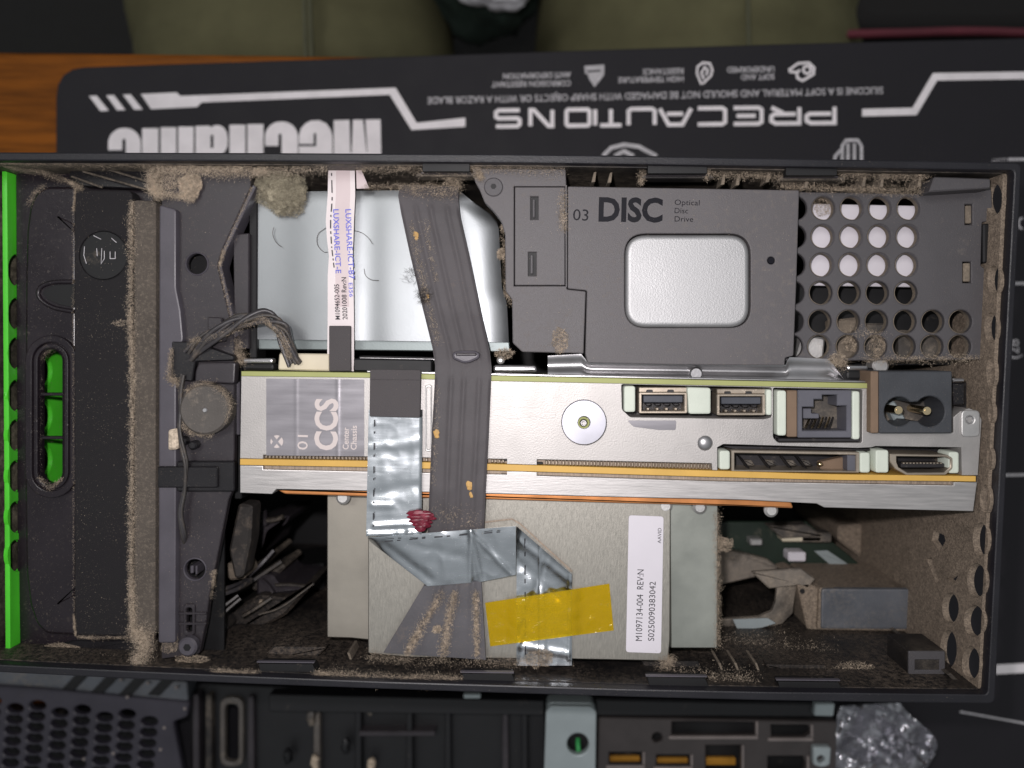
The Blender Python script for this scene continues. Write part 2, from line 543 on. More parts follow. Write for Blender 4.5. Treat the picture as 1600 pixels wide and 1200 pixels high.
def tube(name, pts, r, material, parent=None, n=8, squash=1.0, smooth=60, taper=None, sub=6):
    vs, fs = tube_geo(catmull(pts, sub), r, n, squash, taper)
    return finish(name, vs, fs, material, parent, smooth)
def PP(*pts):
    return [P(*p) for p in pts]
def sheet(name, fn, nu, nv, th, material, parent, smooth=50):
    """closed thin sheet: fn(u, v) -> point in mm, thickened downwards"""
    vs, fs = [], []
    for j in range(nv + 1):
        for i in range(nu + 1):
            vs.append(tuple(fn(i / nu, j / nv)))
    m = len(vs)
    vs += [(x, y, z - th) for x, y, z in vs]
    w = nu + 1
    for j in range(nv):
        for i in range(nu):
            a = j * w + i
            fs.append((a, a + w, a + w + 1, a + 1))
            fs.append((m + a, m + a + 1, m + a + w + 1, m + a + w))
    for i in range(nu):
        fs.append((i, i + 1, m + i + 1, m + i))
        a = nv * w + i
        fs.append((a + 1, a, m + a, m + a + 1))
    for j in range(nv):
        a = j * w
        fs.append((a + w, a, m + a, m + a + w))
        a = j * w + nu
        fs.append((a, a + w, m + a + w, m + a))
    # make the top face upwards
    p0, p1, p2 = Vector(vs[0]), Vector(vs[w]), Vector(vs[1])
    if (p1 - p0).cross(p2 - p0).z < 0:
        fs = [tuple(reversed(f)) for f in fs]
    return finish(name, vs, fs, material, parent, smooth)
def lerp_poly(pts, t):
    """point at parameter t along a list of (value..., ) rows spaced by their first entry"""
    for i in range(len(pts) - 1):
        if t <= pts[i + 1][0] or i == len(pts) - 2:
            a, b = pts[i], pts[i + 1]
            k = (t - a[0]) / (b[0] - a[0]) if b[0] != a[0] else 0
            return [x + (y - x) * k for x, y in zip(a, b)]

# ---- lettering
def glyphs(s, bold=0.0):
    c = bpy.data.curves.new('tmp', 'FONT')
    c.body = s
    c.size = 1.0
    c.offset = bold
    c.fill_mode = 'FRONT'
    c.resolution_u = 3
    o = bpy.data.objects.new('tmp', c)
    COL.objects.link(o)
    dg = bpy.context.evaluated_depsgraph_get()
    me = bpy.data.meshes.new_from_object(o.evaluated_get(dg))
    vs = [tuple(v.co) for v in me.vertices]
    fs = [tuple(p.vertices) for p in me.polygons]
    bpy.data.objects.remove(o)
    bpy.data.curves.remove(c)
    bpy.data.meshes.remove(me)
    return vs, fs
CAP = max(v[1] for v in glyphs('H')[0])
def text(name, s, a, b, hpx, z, material, parent, bold=0.0):
    """print s on depth z with its baseline from pixel a to pixel b, capitals hpx tall"""
    vs, fs = glyphs(s, bold)
    x0, x1 = min(v[0] for v in vs), max(v[0] for v in vs)
    A, B = P(a[0], a[1], z), P(b[0], b[1], z)
    d = B - A
    ln = d.length
    d.normalize()
    u = Vector((-d.y, d.x, 0))
    h = hpx * mmpp(z) / CAP
    out = []
    for x, y, _ in vs:
        p = A + d * ((x - x0) / (x1 - x0) * ln) + u * (y * h)
        out.append((p.x, p.y, z))
    return finish(name, out, fs, material, parent, 0)
def ribbon_geo(pts, w, closed=False):
    """mitred flat stroke along 2D points -> quads"""
    n = len(pts)
    P2 = [Vector(p[:2]) for p in pts]
    L, Rr = [], []
    for i in range(n):
        if closed:
            a, c = P2[i - 1], P2[(i + 1) % n]
        else:
            a, c = P2[max(i - 1, 0)], P2[min(i + 1, n - 1)]
        b = P2[i]
        d1 = (b - a).normalized() if (b - a).length > 1e-9 else (c - b).normalized()
        d2 = (c - b).normalized() if (c - b).length > 1e-9 else d1
        n1, n2 = Vector((-d1.y, d1.x)), Vector((-d2.y, d2.x))
        m = (n1 + n2)
        m = m.normalized() if m.length > 1e-6 else n1
        k = w / 2 / max(0.4, m.dot(n1))
        L.append(b + m * k)
        Rr.append(b - m * k)
    vs = L + Rr
    fs = []
    for i in range(n if closed else n - 1):
        j = (i + 1) % n
        fs.append((n + i, n + j, j, i))
    return vs, fs
def strokes(name, lines, wpx, z, material, parent, step=0.02):
    """several mitred strokes as one print; each lies a hair above the last"""
    V, Fc = [], []
    zz = z
    for ln in lines:
        closed = False
        if ln and ln[0] == 'c':
            closed, ln = True, ln[1:]
        w = wpx
        if isinstance(ln[0], (int, float)):
            w, ln = ln[0], ln[1:]
        vs, fs = ribbon_geo(Q(ln, zz), w * mmpp(zz), closed)
        k = len(V)
        V += [(v.x, v.y, zz) for v in vs]
        Fc += [tuple(k + q for q in f) for f in fs]
        zz += step
    return finish(name, V, Fc, material, parent, 0)

# ---- dust
def fibre_geo(p, d, length, w, curl, rnd, V, Fc):
    s = Vector((rnd.uniform(-1, 1), rnd.uniform(-1, 1), rnd.uniform(-1, 1))).normalized()
    k = len(V)
    q = Vector(p)
    d = Vector(d).normalized()
    for i in range(4):
        side = d.cross(s)
        side = side.normalized() * w if side.length > 1e-3 else Vector((w, 0, 0))
        V.append(tuple(q - side))
        V.append(tuple(q + side))
        d = (d + Vector((rnd.uniform(-1, 1), rnd.uniform(-1, 1), rnd.uniform(-1, 1))) * curl).normalized()
        q = q + d * length / 3
    for i in range(3):
        a = k + 2 * i
        Fc.append((a, a + 1, a + 3, a + 2))
def grain_geo(p, r, rnd, V, Fc):
    k = len(V)
    for dx, dy, dz in ((1, 0, -.5), (-.6, .8, -.5), (-.6, -.8, -.5), (0, 0, .9)):
        V.append((p[0] + dx * r * rnd.uniform(.5, 1.4), p[1] + dy * r * rnd.uniform(.5, 1.4), p[2] + dz * r * rnd.uniform(.5, 1.2)))
    Fc += [(k, k + 1, k + 3), (k + 1, k + 2, k + 3), (k + 2, k, k + 3), (k + 2, k + 1, k)]
def fuzz(name, label, samples, material='dust', seed=1, length=(0.5, 2.0), w=0.05, up=0.5, grains=0.4, curl=0.5, parent=None, gr=(0.035, 0.12)):
    """loose lint: samples is a list of (fn(rnd) -> point mm, count)"""
    rnd = random.Random(seed)
    V, Fc = [], []
    for fn, n in samples:
        for _ in range(int(n * 2.2)):
            p = fn(rnd)
            if rnd.random() < grains:
                grain_geo(p, rnd.uniform(*gr), rnd, V, Fc)
            else:
                fibre_geo(p, (rnd.uniform(-1, 1), rnd.uniform(-1, 1), rnd.uniform(0, 1) * up), rnd.uniform(*length) * .8, w * .7 * rnd.uniform(.6, 1.4), curl, rnd, V, Fc)
    o = finish(name, V, Fc, material, parent, 0)
    if parent is None:
        tag(o, label, 'dust', kind='stuff')
    else:
        o['kind'] = 'stuff'
    return o
def on_line(pts, spread, zj=0.3):
    """sampler along a polyline of (px, py, z), spread in px"""
    pts = [tuple(p) for p in pts]
    def fn(rnd):
        i = rnd.randrange(len(pts) - 1)
        t = rnd.random()
        a, b = pts[i], pts[i + 1]
        x, y, z = (a[k] + (b[k] - a[k]) * t for k in range(3))
        q = noise.noise(Vector((x * 0.05, y * 0.05, 3.1)))
        s = spread * (1 + 0.8 * q)
        return P(x + rnd.gauss(0, s), y + rnd.gauss(0, s), z + abs(rnd.gauss(0, zj)))
    return fn
def in_ell(px, py, rx, ry, z, zh=1.0, pw=0.5):
    def fn(rnd):
        a = rnd.uniform(0, 2 * math.pi)
        q = rnd.random() ** pw
        k = 1 + 0.35 * noise.noise(Vector((math.cos(a) * 1.7, math.sin(a) * 1.7, px * 0.13)))
        return P(px + math.cos(a) * q * rx * k, py + math.sin(a) * q * ry * k, z + zh * (1 - q * q) * rnd.random())
    return fn
def in_box(x0, y0, x1, y1, z, zh=0.15):
    def fn(rnd):
        return P(rnd.uniform(x0, x1), rnd.uniform(y0, y1), z + rnd.random() * zh)
    return fn
def lump_geo(px, py, z, rx, ry, rz, seed, V, Fc, sub=3, amp=0.35):
    bm = bmesh.new()
    bmesh.ops.create_icosphere(bm, subdivisions=sub, radius=1)
    c = P(px, py, z)
    k = mmpp(z)
    n0 = len(V)
    for v in bm.verts:
        d = v.co.copy()
        q = 1 + amp * noise.fractal(d * 1.6 + Vector((seed, 0, 0)), 1.0, 2.0, 4) + amp * .3 * noise.noise(d * 9 + Vector((0, seed, 0)))
        V.append((c.x + d.x * rx * k * q, c.y + d.y * ry * k * q, c.z + d.z * rz * q))
    for f in bm.faces:
        Fc.append(tuple(n0 + v.index for v in f.verts))
    bm.free()

# ================================================================ the setting
def plate_mm(name, z, th, material, outline, parent=None, bev=0.15, holes=(), seg=1):
    vs, fs = curve_mesh([outline] + list(holes), th, bev, seg)
    return finish(name, [(x, y, w + z - th / 2) for x, y, w in vs], fs, material, parent, 35, True)
TZ = -RZ
e0, e1 = P(-200, 72, TZ), P(1900, 110, TZ)
tb = plate_mm('table', TZ, 26, 'wood', [(e0.x - 300, -420), (e1.x + 300, -420), (e1.x + 300, e1.y), (e0.x - 300, e0.y)], None, 2.0, seg=3)
tag(tb, 'brown varnished wooden table top under the mat', kind='structure')
fl = finish('floor', [(-3000, -3000, -760), (3000, -3000, -760), (3000, 3000, -760), (-3000, 3000, -760)], [(0, 1, 2, 3)], 'floor', None, 0)
tag(fl, 'dark floor below the table', kind='structure')

# ---------------------------------------------------------------- mat with its print
MZ = -151.0
wm = thing('work_mat', 'black silicone work mat with white upside-down lettering, lying on the wooden table', 'mat', 800, 160, TZ)
plate('mat_sheet', MZ, 1.9, 'mat', [(87, 106), (420, 95), (800, 82), (1200, 69), (1900, 52), (1900, 1500), (87, 1500)], wm, 14, 0.5)
mz = MZ + 0.05
# heavy word, seen from the far side: each letter an outline, baseline at the top of the picture
def arch(x0, x1, y, r, sx0, sx1, ys, yb=320):
    """a rounded letter foot between x0 and x1 with an inner slot"""
    out = [(x0, yb), (x0, y + r)]
    for i in range(1, 7):
        a = math.pi / 2 * i / 6
        out.append((x0 + r - r * math.cos(a), y + r - r * math.sin(a)))
    for i in range(0, 7):
        a = math.pi / 2 * i / 6
        out.append((x1 - r + r * math.sin(a), y + r - r * math.cos(a)))
    out += [(x1, yb), (sx1, yb), (sx1, ys + 4), ((sx0 + sx1) / 2 + 2, ys), ((sx0 + sx1) / 2 - 2, ys), (sx0, ys + 4), (sx0, yb)]
    return out
def arch_(x0, x1, y, r, leg_end, s0, s1, ys, yb=320):
    """rounded letter foot whose near leg stops at leg_end"""
    out = [(s0, leg_end), (x0, leg_end), (x0, y + r)]
    for i in range(1, 8):
        t_ = math.pi / 2 * i / 7
        out.append((x0 + r - r * math.cos(t_), y + r - r * math.sin(t_)))
    for i in range(0, 8):
        t_ = math.pi / 2 * i / 7
        out.append((x1 - r + r * math.sin(t_), y + r - r * math.cos(t_)))
    return out + [(x1, yb), (s1, yb), (s1, ys + 3), ((s0 + s1) / 2, ys), (s0, ys + 3)]
word = [
    [arch_(169, 220, 200, 24, 234.5, 191, 196.5, 216)],
    [R4(222, 200.5, 247.5, 300)], [R4(251, 199, 275.5, 320)], [R4(278.5, 198, 302.5, 320)],
    [[(305.5, 320), (305.5, 197), (327, 196.5), (330, 199), (334, 196), (342, 195.5), (349, 198.5), (354, 206), (356, 216), (355.5, 228), (352, 236), (348, 240), (348, 320)], R4(329, 211, 333.5, 231)],
    [R4(358.5, 195, 383.5, 320)], [R4(386.5, 194, 411.5, 320)],
    [arch_(414, 465.5, 190, 24, 228, 435, 440, 208)],
    [[(467, 320), (467, 228.5), (494, 228.5), (494, 209), (492, 207), (490, 209), (490, 225), (467, 225), (467, 212), (470, 201), (477, 193), (486, 188.5), (499, 188), (510, 193), (517, 203), (519.5, 214), (519.5, 320)]],
    [[(521.5, 320), (521.5, 188), (546, 187.5), (547.5, 238), (549.5, 238), (551.5, 187.3), (567, 187), (573, 238), (574, 238), (571, 187), (594.5, 186.5), (597, 320)]],
]
for i, w_ in enumerate(word):
    decal('letter', w_, mz + 0.01 * (i % 2), 'print_white', wm)
# line ornament beside the word
decal('ornament_stripe', [[(139, 150), (151, 149.5), (170, 173), (157, 173.5)], [(166, 149), (178, 148.7), (196, 172), (183, 172.3)],
      [(192, 148), (204, 147.5), (223, 171), (210, 171.5)], [(220, 147), (276, 144.5), (282, 150), (618, 137), (651, 192), (727, 184),
      (727, 198), (643, 203), (609, 148), (315, 160), (308, 167), (236, 170.5)]], mz, 'print_white', wm)
strokes('ornament_line', [[(1347, 176), (1429, 174), (1461, 120), (1900, 113)]], 11, mz, 'print_white', wm)
strokes('ornament_line', [[(1556, 1046), (1760, 1036)]], 15, mz, 'print_white', wm)
strokes('ornament_line', [[(1578, 443), (1800, 440)], [(1540, 743), (1800, 738)], [(1575, 249), (1800, 247)]], 4, mz, 'print_dim', wm)
strokes('ornament_line', [[(1500, 1112), (1600, 1130), (1760, 1166)]], 3, mz, 'print_dim', wm)
# PRECAUTIONS in single strokes, read from the right-hand end
def techno():
    gl = {'P': [[(0, 0), (0, 1), (.8, 1), (.95, .85), (.95, .55), (.85, .42), (.12, .42)]],
          'R': [[(0, 0), (0, 1), (.8, 1), (.95, .85), (.95, .55), (.85, .42), (.12, .42)], [(.55, .36), (.95, 0)]],
          'E': [[(.95, 1), (.1, 1), (0, .88), (0, .12), (.1, 0), (.95, 0)], [(.2, .5), (.85, .5)]],
          'C': [[(.95, 1), (.1, 1), (0, .88), (0, .12), (.1, 0), (.95, 0)]],
          'A': [[(0, 0), (.28, 1), (.72, 1), (1, 0)], [(.26, .33), (.78, .33)]],
          'U': [[(0, 1), (0, .12), (.1, 0), (.85, 0), (.95, .12), (.95, 1)]],
          'T': [[(0, 1), (.95, 1)], [(.47, .9), (.47, 0)]],
          'I': [[(.5, 0), (.5, 1)]],
          'O': [['c', (.08, 0), (.9, 0), (.97, .1), (.97, .9), (.9, 1), (.08, 1), (0, .9), (0, .1)]],
          'N': [[(0, 0), (0, 1), (.16, 1), (.8, 0), (.95, 0), (.95, 1)]],
          'S': [[(.95, 1), (.1, 1), (0, .88), (0, .6), (.1, .5), (.85, .5), (.95, .4), (.95, .12), (.85, 0), (0, 0)]]}
    spans = [('P', 1304, 1258), ('R', 1249, 1203), ('E', 1190, 1144), ('C', 1133, 1088), ('A', 1080, 1031), ('U', 1023, 980),
             ('T', 971, 936), ('I', 934, 926), ('O', 921, 884), ('N', 863, 827), ('S', 812, 773)]
    for ch, xa, xb in spans:
        def to(p):
            x = xa + (xb - xa) * p[0]
            yb_ = 167 + (1304 - x) * 0.0105
            return (x, yb_ + 25 * p[1])
        ls = []
        for ln in gl[ch]:
            c_ = ln[0] == 'c'
            q = [to(p) for p in (ln[1:] if c_ else ln)]
            ls.append((['c'] if c_ else []) + q)
        strokes('letter', ls, 6.2, mz, 'print_white', wm)
techno()
text('small_lettering', 'SILICONE IS A SOFT MATERIAL AND SHOULD NOT BE DAMAGED WITH SHARP OBJECTS OR WITH A RAZOR BLADE', (1380, 136), (668, 152), 10, mz, 'print_dim', wm, 0.012)
text('small_lettering', 'SOFT AND', (1210, 115.5), (1158, 116.5), 8, mz, 'print_dim', wm, 0.02)
text('small_lettering', 'UNDEFORMED', (1210, 103.5), (1136, 105), 8, mz, 'print_dim', wm, 0.02)
text('small_lettering', 'HIGH TEMPERATURE', (1068, 119), (966, 121), 8, mz, 'print_dim', wm, 0.02)
text('small_lettering', 'RESISTANCE', (1068, 106.5), (1004, 108), 8, mz, 'print_dim', wm, 0.02)
text('small_lettering', 'CORROSION RESISTANT', (892, 125.5), (768, 128), 8, mz, 'print_dim', wm, 0.02)
text('small_lettering', 'ANTI DEFORMATION', (892, 112.5), (786, 115), 8, mz, 'print_dim', wm, 0.02)
strokes('printed_icon', [[(1232, 110), (1247, 99), (1264, 98), (1272, 106), (1271, 116), (1254, 126), (1246, 122), (1245, 114), (1250, 109)],
                         ['c'] + circ(1261, 109, 6, 10), [(1233, 112), (1246, 113)]], 3.6, mz, 'print_white', wm)
strokes('printed_icon', [[(1096, 132), (1089, 115), (1090, 104), (1098, 98), (1109, 99), (1113, 109), (1111, 118), (1098, 131)],
                         [(1100, 124), (1096, 114), (1101, 105), (1106, 110), (1103, 118)]], 3.2, mz, 'print_white', wm)
decal('printed_icon', [[(913, 103), (944, 101), (944, 117), (929, 136), (921, 124), (918, 116), (914, 115)], [(918, 110), (938, 109), (938, 112), (918, 113)]], mz, 'print_dim', wm)
strokes('printed_icon', [[(942, 244), (955, 231), (975, 226), (998, 229), (1026, 244)], [(960, 244), (975, 236), (990, 244)]], 6, mz, 'print_dim', wm)
strokes('printed_icon', [[(1316, 262), (1316, 228), (1322, 219), (1340, 219), (1346, 228), (1346, 262)], [(1325, 262), (1325, 224)],
                         [(1335, 262), (1335, 224)], [(1303, 262), (1305, 244), (1314, 234)]], 4.5, mz, 'print_dim', wm)
text('small_lettering', 'LIGHT', (1572, 247), (1549, 248), 5, mz, 'print_dim', wm)
text('small_lettering', '(28', (1592, 560), (1592, 530), 16, mz, 'print_dim', wm)
strokes('printed_icon', [circ(1600, 349, 9, 14)[4:11]], 3, mz, 'print_dim', wm)

# ---------------------------------------------------------------- person's lap beyond the table edge
person = thing('person', 'person in olive trousers sitting at the table, only the lap in view', 'person', 760, -40, -440)
def leg_path():
    kl, kr = P(470, 95, -330), P(1080, 95, -330)
    hl, hr = P(425, -260, -330), P(1110, -260, -330)
    mid = (hl + hr) / 2 + Vector((0, 60, 0))
    return catmull([kl + Vector((0, -70, -6)), kl, (kl + hl) / 2, hl, hl + Vector((55, 75, 0)), mid, hr + Vector((-55, 75, 0)), hr, (kr + hr) / 2, kr, kr + Vector((0, -70, -6))], 14)
vs, fs = tube_geo(leg_path(), 108, 40)
V2 = []
for i, v in enumerate(vs):
    p = Vector(v)
    fold = noise.noise(Vector((p.x * 0.012 + p.y * 0.02, p.y * 0.035 - p.x * 0.01, p.z * 0.01))) * 7
    fold += abs(noise.noise(Vector((p.x * 0.03 - p.y * 0.03, p.y * 0.06, 7.7)))) * -6
    V2.append((p.x, p.y, p.z + fold))
finish('trousers', V2, fs, 'cloth', person, 80)
for a, b in (((478, 95), (470, -160)), ((487, 95), (479, -160)), ((1170, 95), (1166, -160))):
    tube('trouser_seam', PP((a[0], a[1], -218), ((a[0] + b[0]) / 2, (a[1] + b[1]) / 2, -219), (b[0], b[1], -218)), 1.2, 'cloth_seam', person)
V, Fc = [], []
lump_geo(748, -40, -300, 95, 80, 60, 3.0, V, Fc, 4, 0.25)
finish('shirt', V, Fc, 'shirt', person, 80)
V, Fc = [], []
lump_geo(775, -26, -232, 60, 36, 12, 5.0, V, Fc, 4, 0.25)
finish('shirt_hem', V, Fc, 'shirt_grey', person, 80)
cu = thing('seat_cushion', 'black seat cushion with dark maroon piping beside the olive trousers', 'cushion', 1500, 20, -300)
plate('cushion_pad', -270, 60, 'cushion', [(1320, -300), (2000, -300), (2000, 49), (1320, 49)], cu, 20, 10, seg=3)
tube('piping', PP((1300, 54, -262), (1420, 51, -262), (1530, 49, -262), (1700, 55, -262)), 2.6, 'maroon', cu)

# ================================================================ console case
case = thing('console_case', 'open black rectangular game console case with dust-caked inner walls, lying on the mat', 'console case', 800, 660, MZ)
top_o = [(-84, 237), (0, 237.6), (400, 238.5), (800, 240.5), (960, 242.5), (1160, 246), (1400, 250), (1597, 254)]
bot_o = [(1555, 1100), (1380, 1098), (1200, 1095), (1000, 1090), (800, 1084), (600, 1077), (400, 1069.5), (200, 1061), (0, 1051), (-70, 1048)]
top_i = [(-70, 250.5), (0, 251), (400, 252), (800, 254), (960, 256), (1160, 259), (1400, 263), (1585, 266)]
bot_i = [(1543, 1085), (1380, 1083), (1200, 1081), (1000, 1077), (800, 1071), (600, 1065), (400, 1057), (200, 1048), (0, 1038.5), (-58, 1035)]
outer = round_poly(Q(top_o + bot_o, 0), 2.0, 5)
inner = round_poly(Q(top_i + bot_i, 0), 1.2, 4)
plate_mm('rim', 0, 3.2, 'case', outer, case, 0.45, [inner], 2)
def strip_mm(a, b):
    return [tuple(P(x, y, 0)[:2]) for x, y in a] + [tuple(P(x, y, 0)[:2]) for x, y in reversed(b)]
tin = [(x, y + 1.5) for x, y in top_i]
tout = [(x, y + 2.5) for x, y in top_o]
bin_ = [(x, y - 1.5) for x, y in bot_i]
bout = [(x, y - 2.5) for x, y in bot_o]
plate_mm('side_wall', -3.2, 145, 'wall', strip_mm(tout, tin), case, 0)
plate_mm('side_wall', -3.2, 145, 'wall_lo', strip_mm(bin_, bout), case, 0)
XI = 147.4
# end wall with its round vents
vents = [(1532, 843, 12, 27), (1526, 907, 15, 27), (1485, 950, 13, 24), (1522, 970, 16, 25), (1482, 1014, 13, 30), (1517, 1036, 14, 26),
         (1548, 582, 7, 24), (1548, 645, 4.5, 16), (1546, 717, 4.5, 17), (1539, 780, 8, 23), (1553, 311, 13, 26), (1553, 438, 10, 23),
         (1548, 512, 10, 24)]
eh = [[WX(x, y, XI) for x, y in circ(a, b, rx, 20, ry)] for a, b, rx, ry in vents]
eh += [[WX(1120 + .275 * u, 780 + .275 * v, XI) for u, v in p] for p in
       ([(1232, 175), (1292, 205), (1300, 235), (1268, 300), (1222, 232)], [(1192, 340), (1218, 330), (1262, 462), (1246, 474), (1216, 398)],
        [(1372, 348), (1386, 408), (1345, 486), (1306, 452), (1350, 420)])]
yt, yb = P(1585, 268, 0).y + 1.0, P(1543, 1083, 0).y - 1.0
wall_x('end_wall', XI, 2.0, 'wall_end', [(yt, -3.2), (yt, -148), (yb, -148), (yb, -3.2)], eh, case)
plate_mm('end_wall', -3.2, 145, 'wall', [(-149.6, -73), (-147.6, -73), (-147.6, 73), (-149.6, 73)], case, 0)
plate_mm('base_wall', -146.5, 2.0, 'dark', [(-146, -74), (XI - .5, -74), (XI - .5, 74), (-146, 74)], case, 0)
# clips and ribs on the upper wall
for x0, x1, y in ((1012, 1105, 259), (1228, 1308, 262), (660, 734, 256)):
    c = plate('wall_clip', -5.5, 5, 'wall', [(x0 - 8, y + 14), (x1 + 8, y + 14), (x1 + 12, y + 20), (x0 - 12, y + 20)], case, 0.2, 0.2)
    plate('clip_slot', -1.9, 2.5, 'dark', R4(x0, y - 1, x1, y + 12), c, 0.3, 0.1)
    plate('clip_lip', -4.2, 2, 'bracket', R4(x0 - 2, y + 12.6, x1 + 2, y + 15.5), c, 0.2, 0.1)
plate('wall_clip', -4, 7, 'vent', [(1460, 276), (1548, 279), (1548, 294), (1452, 300)], case, 0.4, 0.3)
for x, y in ((928, 276), (953, 277), (1130, 280), (1153, 281), (1350, 283), (1378, 284), (1200, 276), (1437, 284), (1260, 285), (1318, 276)):
    plate('wall_rib', -7, 6, 'vent_tube', [(x, y - 7), (x + 4, y - 8), (x + 2, y + 8), (x - 4, y + 9)], case, 0.1, 0.1)
plate('wall_clip', -9, 12, 'dark', R4(1537, 349, 1563, 411), case, 0.6, 0.4)
# clips on the lower wall
for i, (x0, x1, ya, dx) in enumerate(((404, 488, 1036, 22), (722, 800, 1052, 10), (1012, 1102, 1058, -10), (1216, 1310, 1064, -20))):
    c = plate('wall_clip', -16, 4, 'wall_lo', [(x0, ya - 2), (x1, ya - 1), (x1 + dx, ya - 24), (x0 + dx, ya - 25)], case, 0.3, 0.35)
    plate('clip_slot', -3, 4, 'dark', [(x0, ya + 1), (x1, ya + 2), (x1 + 6, ya + 15), (x0 + 2, ya + 13)], c, 0.3, 0.1)
    plate('clip_lip', -2.4, 1.2, 'rail', [(x0 - 3, ya - 2.5), (x1 + 3, ya - 1.5), (x1 + 3, ya + 0.5), (x0 - 3, ya - 0.5)], c, 0.1, 0.05)
for x, y in ((1125, 1046), (1150, 1046), (1182, 1046), (545, 1030), (806, 1048), (896, 1050)):
    plate('wall_rib', -14, 10, 'vent_tube', [(x - 3, y - 10), (x + 1, y - 10), (x + 8, y + 10), (x + 5, y + 10)], case, 0.1, 0.1)
# post with a slot near the corner
po = plate('corner_post', -13, 14, 'wall', R4(1419, 1017, 1478, 1055), case, 0.5, 0.3)
plate('post_face', -12.6, 1.4, 'vent', R4(1420, 1018, 1477, 1054), po, 0.5, 0.2, [R4(1430, 1031, 1468, 1047)])
plate('post_insert', -13.4, 0.6, 'steel_dusty', R4(1428, 1029, 1470, 1049), po, 0, 0.05)
plate('corner_rib', -9, 40, 'wall', [(1480, 1054), (1486, 1052), (1514, 1078), (1510, 1082)], case, 0.1, 0.1)

# ---------------------------------------------------------------- green perforated panel at the fan end
gp = thing('vent_panel', 'bright green perforated panel edge standing at the fan end of the case', 'vent panel', 14, 640, -110)
XG = -141.3
gh = []
for yv in (422, 490, 552, 618, 680, 744, 808, 868):
    gh.append([WX(x, y, XG) for x, y in circ(27, yv, 14, 20, 25)])
for yv in (505, 580, 650, 718, 790):
    gh.append([WX(x, y, XG) for x, y in circ(70, yv, 12, 18, 24)])
ga, gb = WX(11, 268, XG), WX(17, 1020, XG)
vs, fs = curve_mesh([[(ga[0], ga[1]), (ga[0], -90), (gb[0], -90), (gb[0], gb[1] + 0.2)]] + gh, 1.5, 0.3, 2)
finish('perforated_sheet', [(XG - 0.75 + w, u, v) for u, v, w in vs], fs, 'green', gp)
# ---------------------------------------------------------------- fan guard with an oval window
fg = thing('fan_guard', 'satin black fan guard with an oval slotted window showing green behind', 'fan guard', 70, 640, -40)
slot_o = []
for i in range(13):
    a = math.pi * i / 12
    slot_o.append((79 - 17.5 * math.cos(a), 564 - 17.5 * math.sin(a)))
for i in range(13):
    a = math.pi * i / 12
    slot_o.append((79 + 17.5 * math.cos(a), 738 + 17.5 * math.sin(a)))
def grow(pts, g, c=(77, 651)):
    out = []
    for x, y in pts:
        cy = 564 if y < 651 else 738
        cy = min(max(y, 564), 738)
        d = Vector((x - 79, y - cy))
        d = d.normalized() * g if d.length > 1e-6 else Vector((0, 0))
        out.append((x + d.x, y + d.y))
    return out
base = [(24, 268), (112, 262), (240, 290), (240, 1010), (118, 1018), (40, 1022), (27, 1010), (26, 700)]
plate('guard_plate', -15.4, 2.2, 'guard', base, fg, 1.5, 0.3, [slot_o])
face = [(118, 291), (72, 291), (56, 300), (46, 322), (41, 360), (39, 430), (38, 640), (38, 780), (40, 895), (46, 945), (56, 975), (72, 991), (118, 993)]
plate('guard_face', -13.0, 2.6, 'guard', face, fg, 1.0, 0.9, [slot_o], seg=3)
def ring(name, z, h, g0, g1, m):
    return plate(name, z, h, m, grow(slot_o, g1), fg, 0, 0.35, [grow(slot_o, g0)], seg=2)
ring('window_rim', -11.6, 3, 12, 23, 'guard')
ring('window_rim', -12.3, 3, 3, 10, 'guard')
for y in (616, 684):
    plate('window_bar', -13.6, 1.6, 'guard', R4(60, y - 2.5, 98, y + 2.5), fg, 0, 0.2)
arc = [P(116, 437 + 2, -12.9)]
tube('guard_bead', PP((116, 440, -12.9), (85, 441, -12.9), (66, 447, -12.9), (60, 458, -12.9), (66, 470, -12.9), (85, 481, -12.9), (116, 487, -12.9)), 0.7, 'guard', fg)
plate('guard_notch', -12.75, 0.4, 'dark', [(118, 444), (86, 445), (70, 451), (66, 459), (74, 468), (92, 476), (118, 481)], fg, 0.6, 0.1)
plate('guard_gusset', -12.6, 1.0, 'guard', [(88, 337), (116, 350), (116, 364)], fg, 0.2, 0.3)
plate('guard_gusset', -12.6, 1.0, 'guard', [(88, 945), (116, 918), (116, 931)], fg, 0.2, 0.3)
# ribbed plastic below the guard's ends
plate('guard_wing', -12, 3, 'black', [(112, 258), (232, 256), (236, 296), (128, 291), (107, 276)], fg, 0.8, 0.3)
for a, b in (((112, 276), (160, 293)), ((130, 268), (228, 296)), ((160, 262), (232, 284))):
    tube('guard_rib', PP((*a, -10.8), ((a[0] + b[0]) / 2, (a[1] + b[1]) / 2, -10.6), (*b, -10.8)), 0.35, 'wall', fg)
plate('guard_wing', -14, 3, 'black', [(112, 1002), (215, 1000), (222, 1034), (60, 1028), (84, 1010)], fg, 0.8, 0.3)

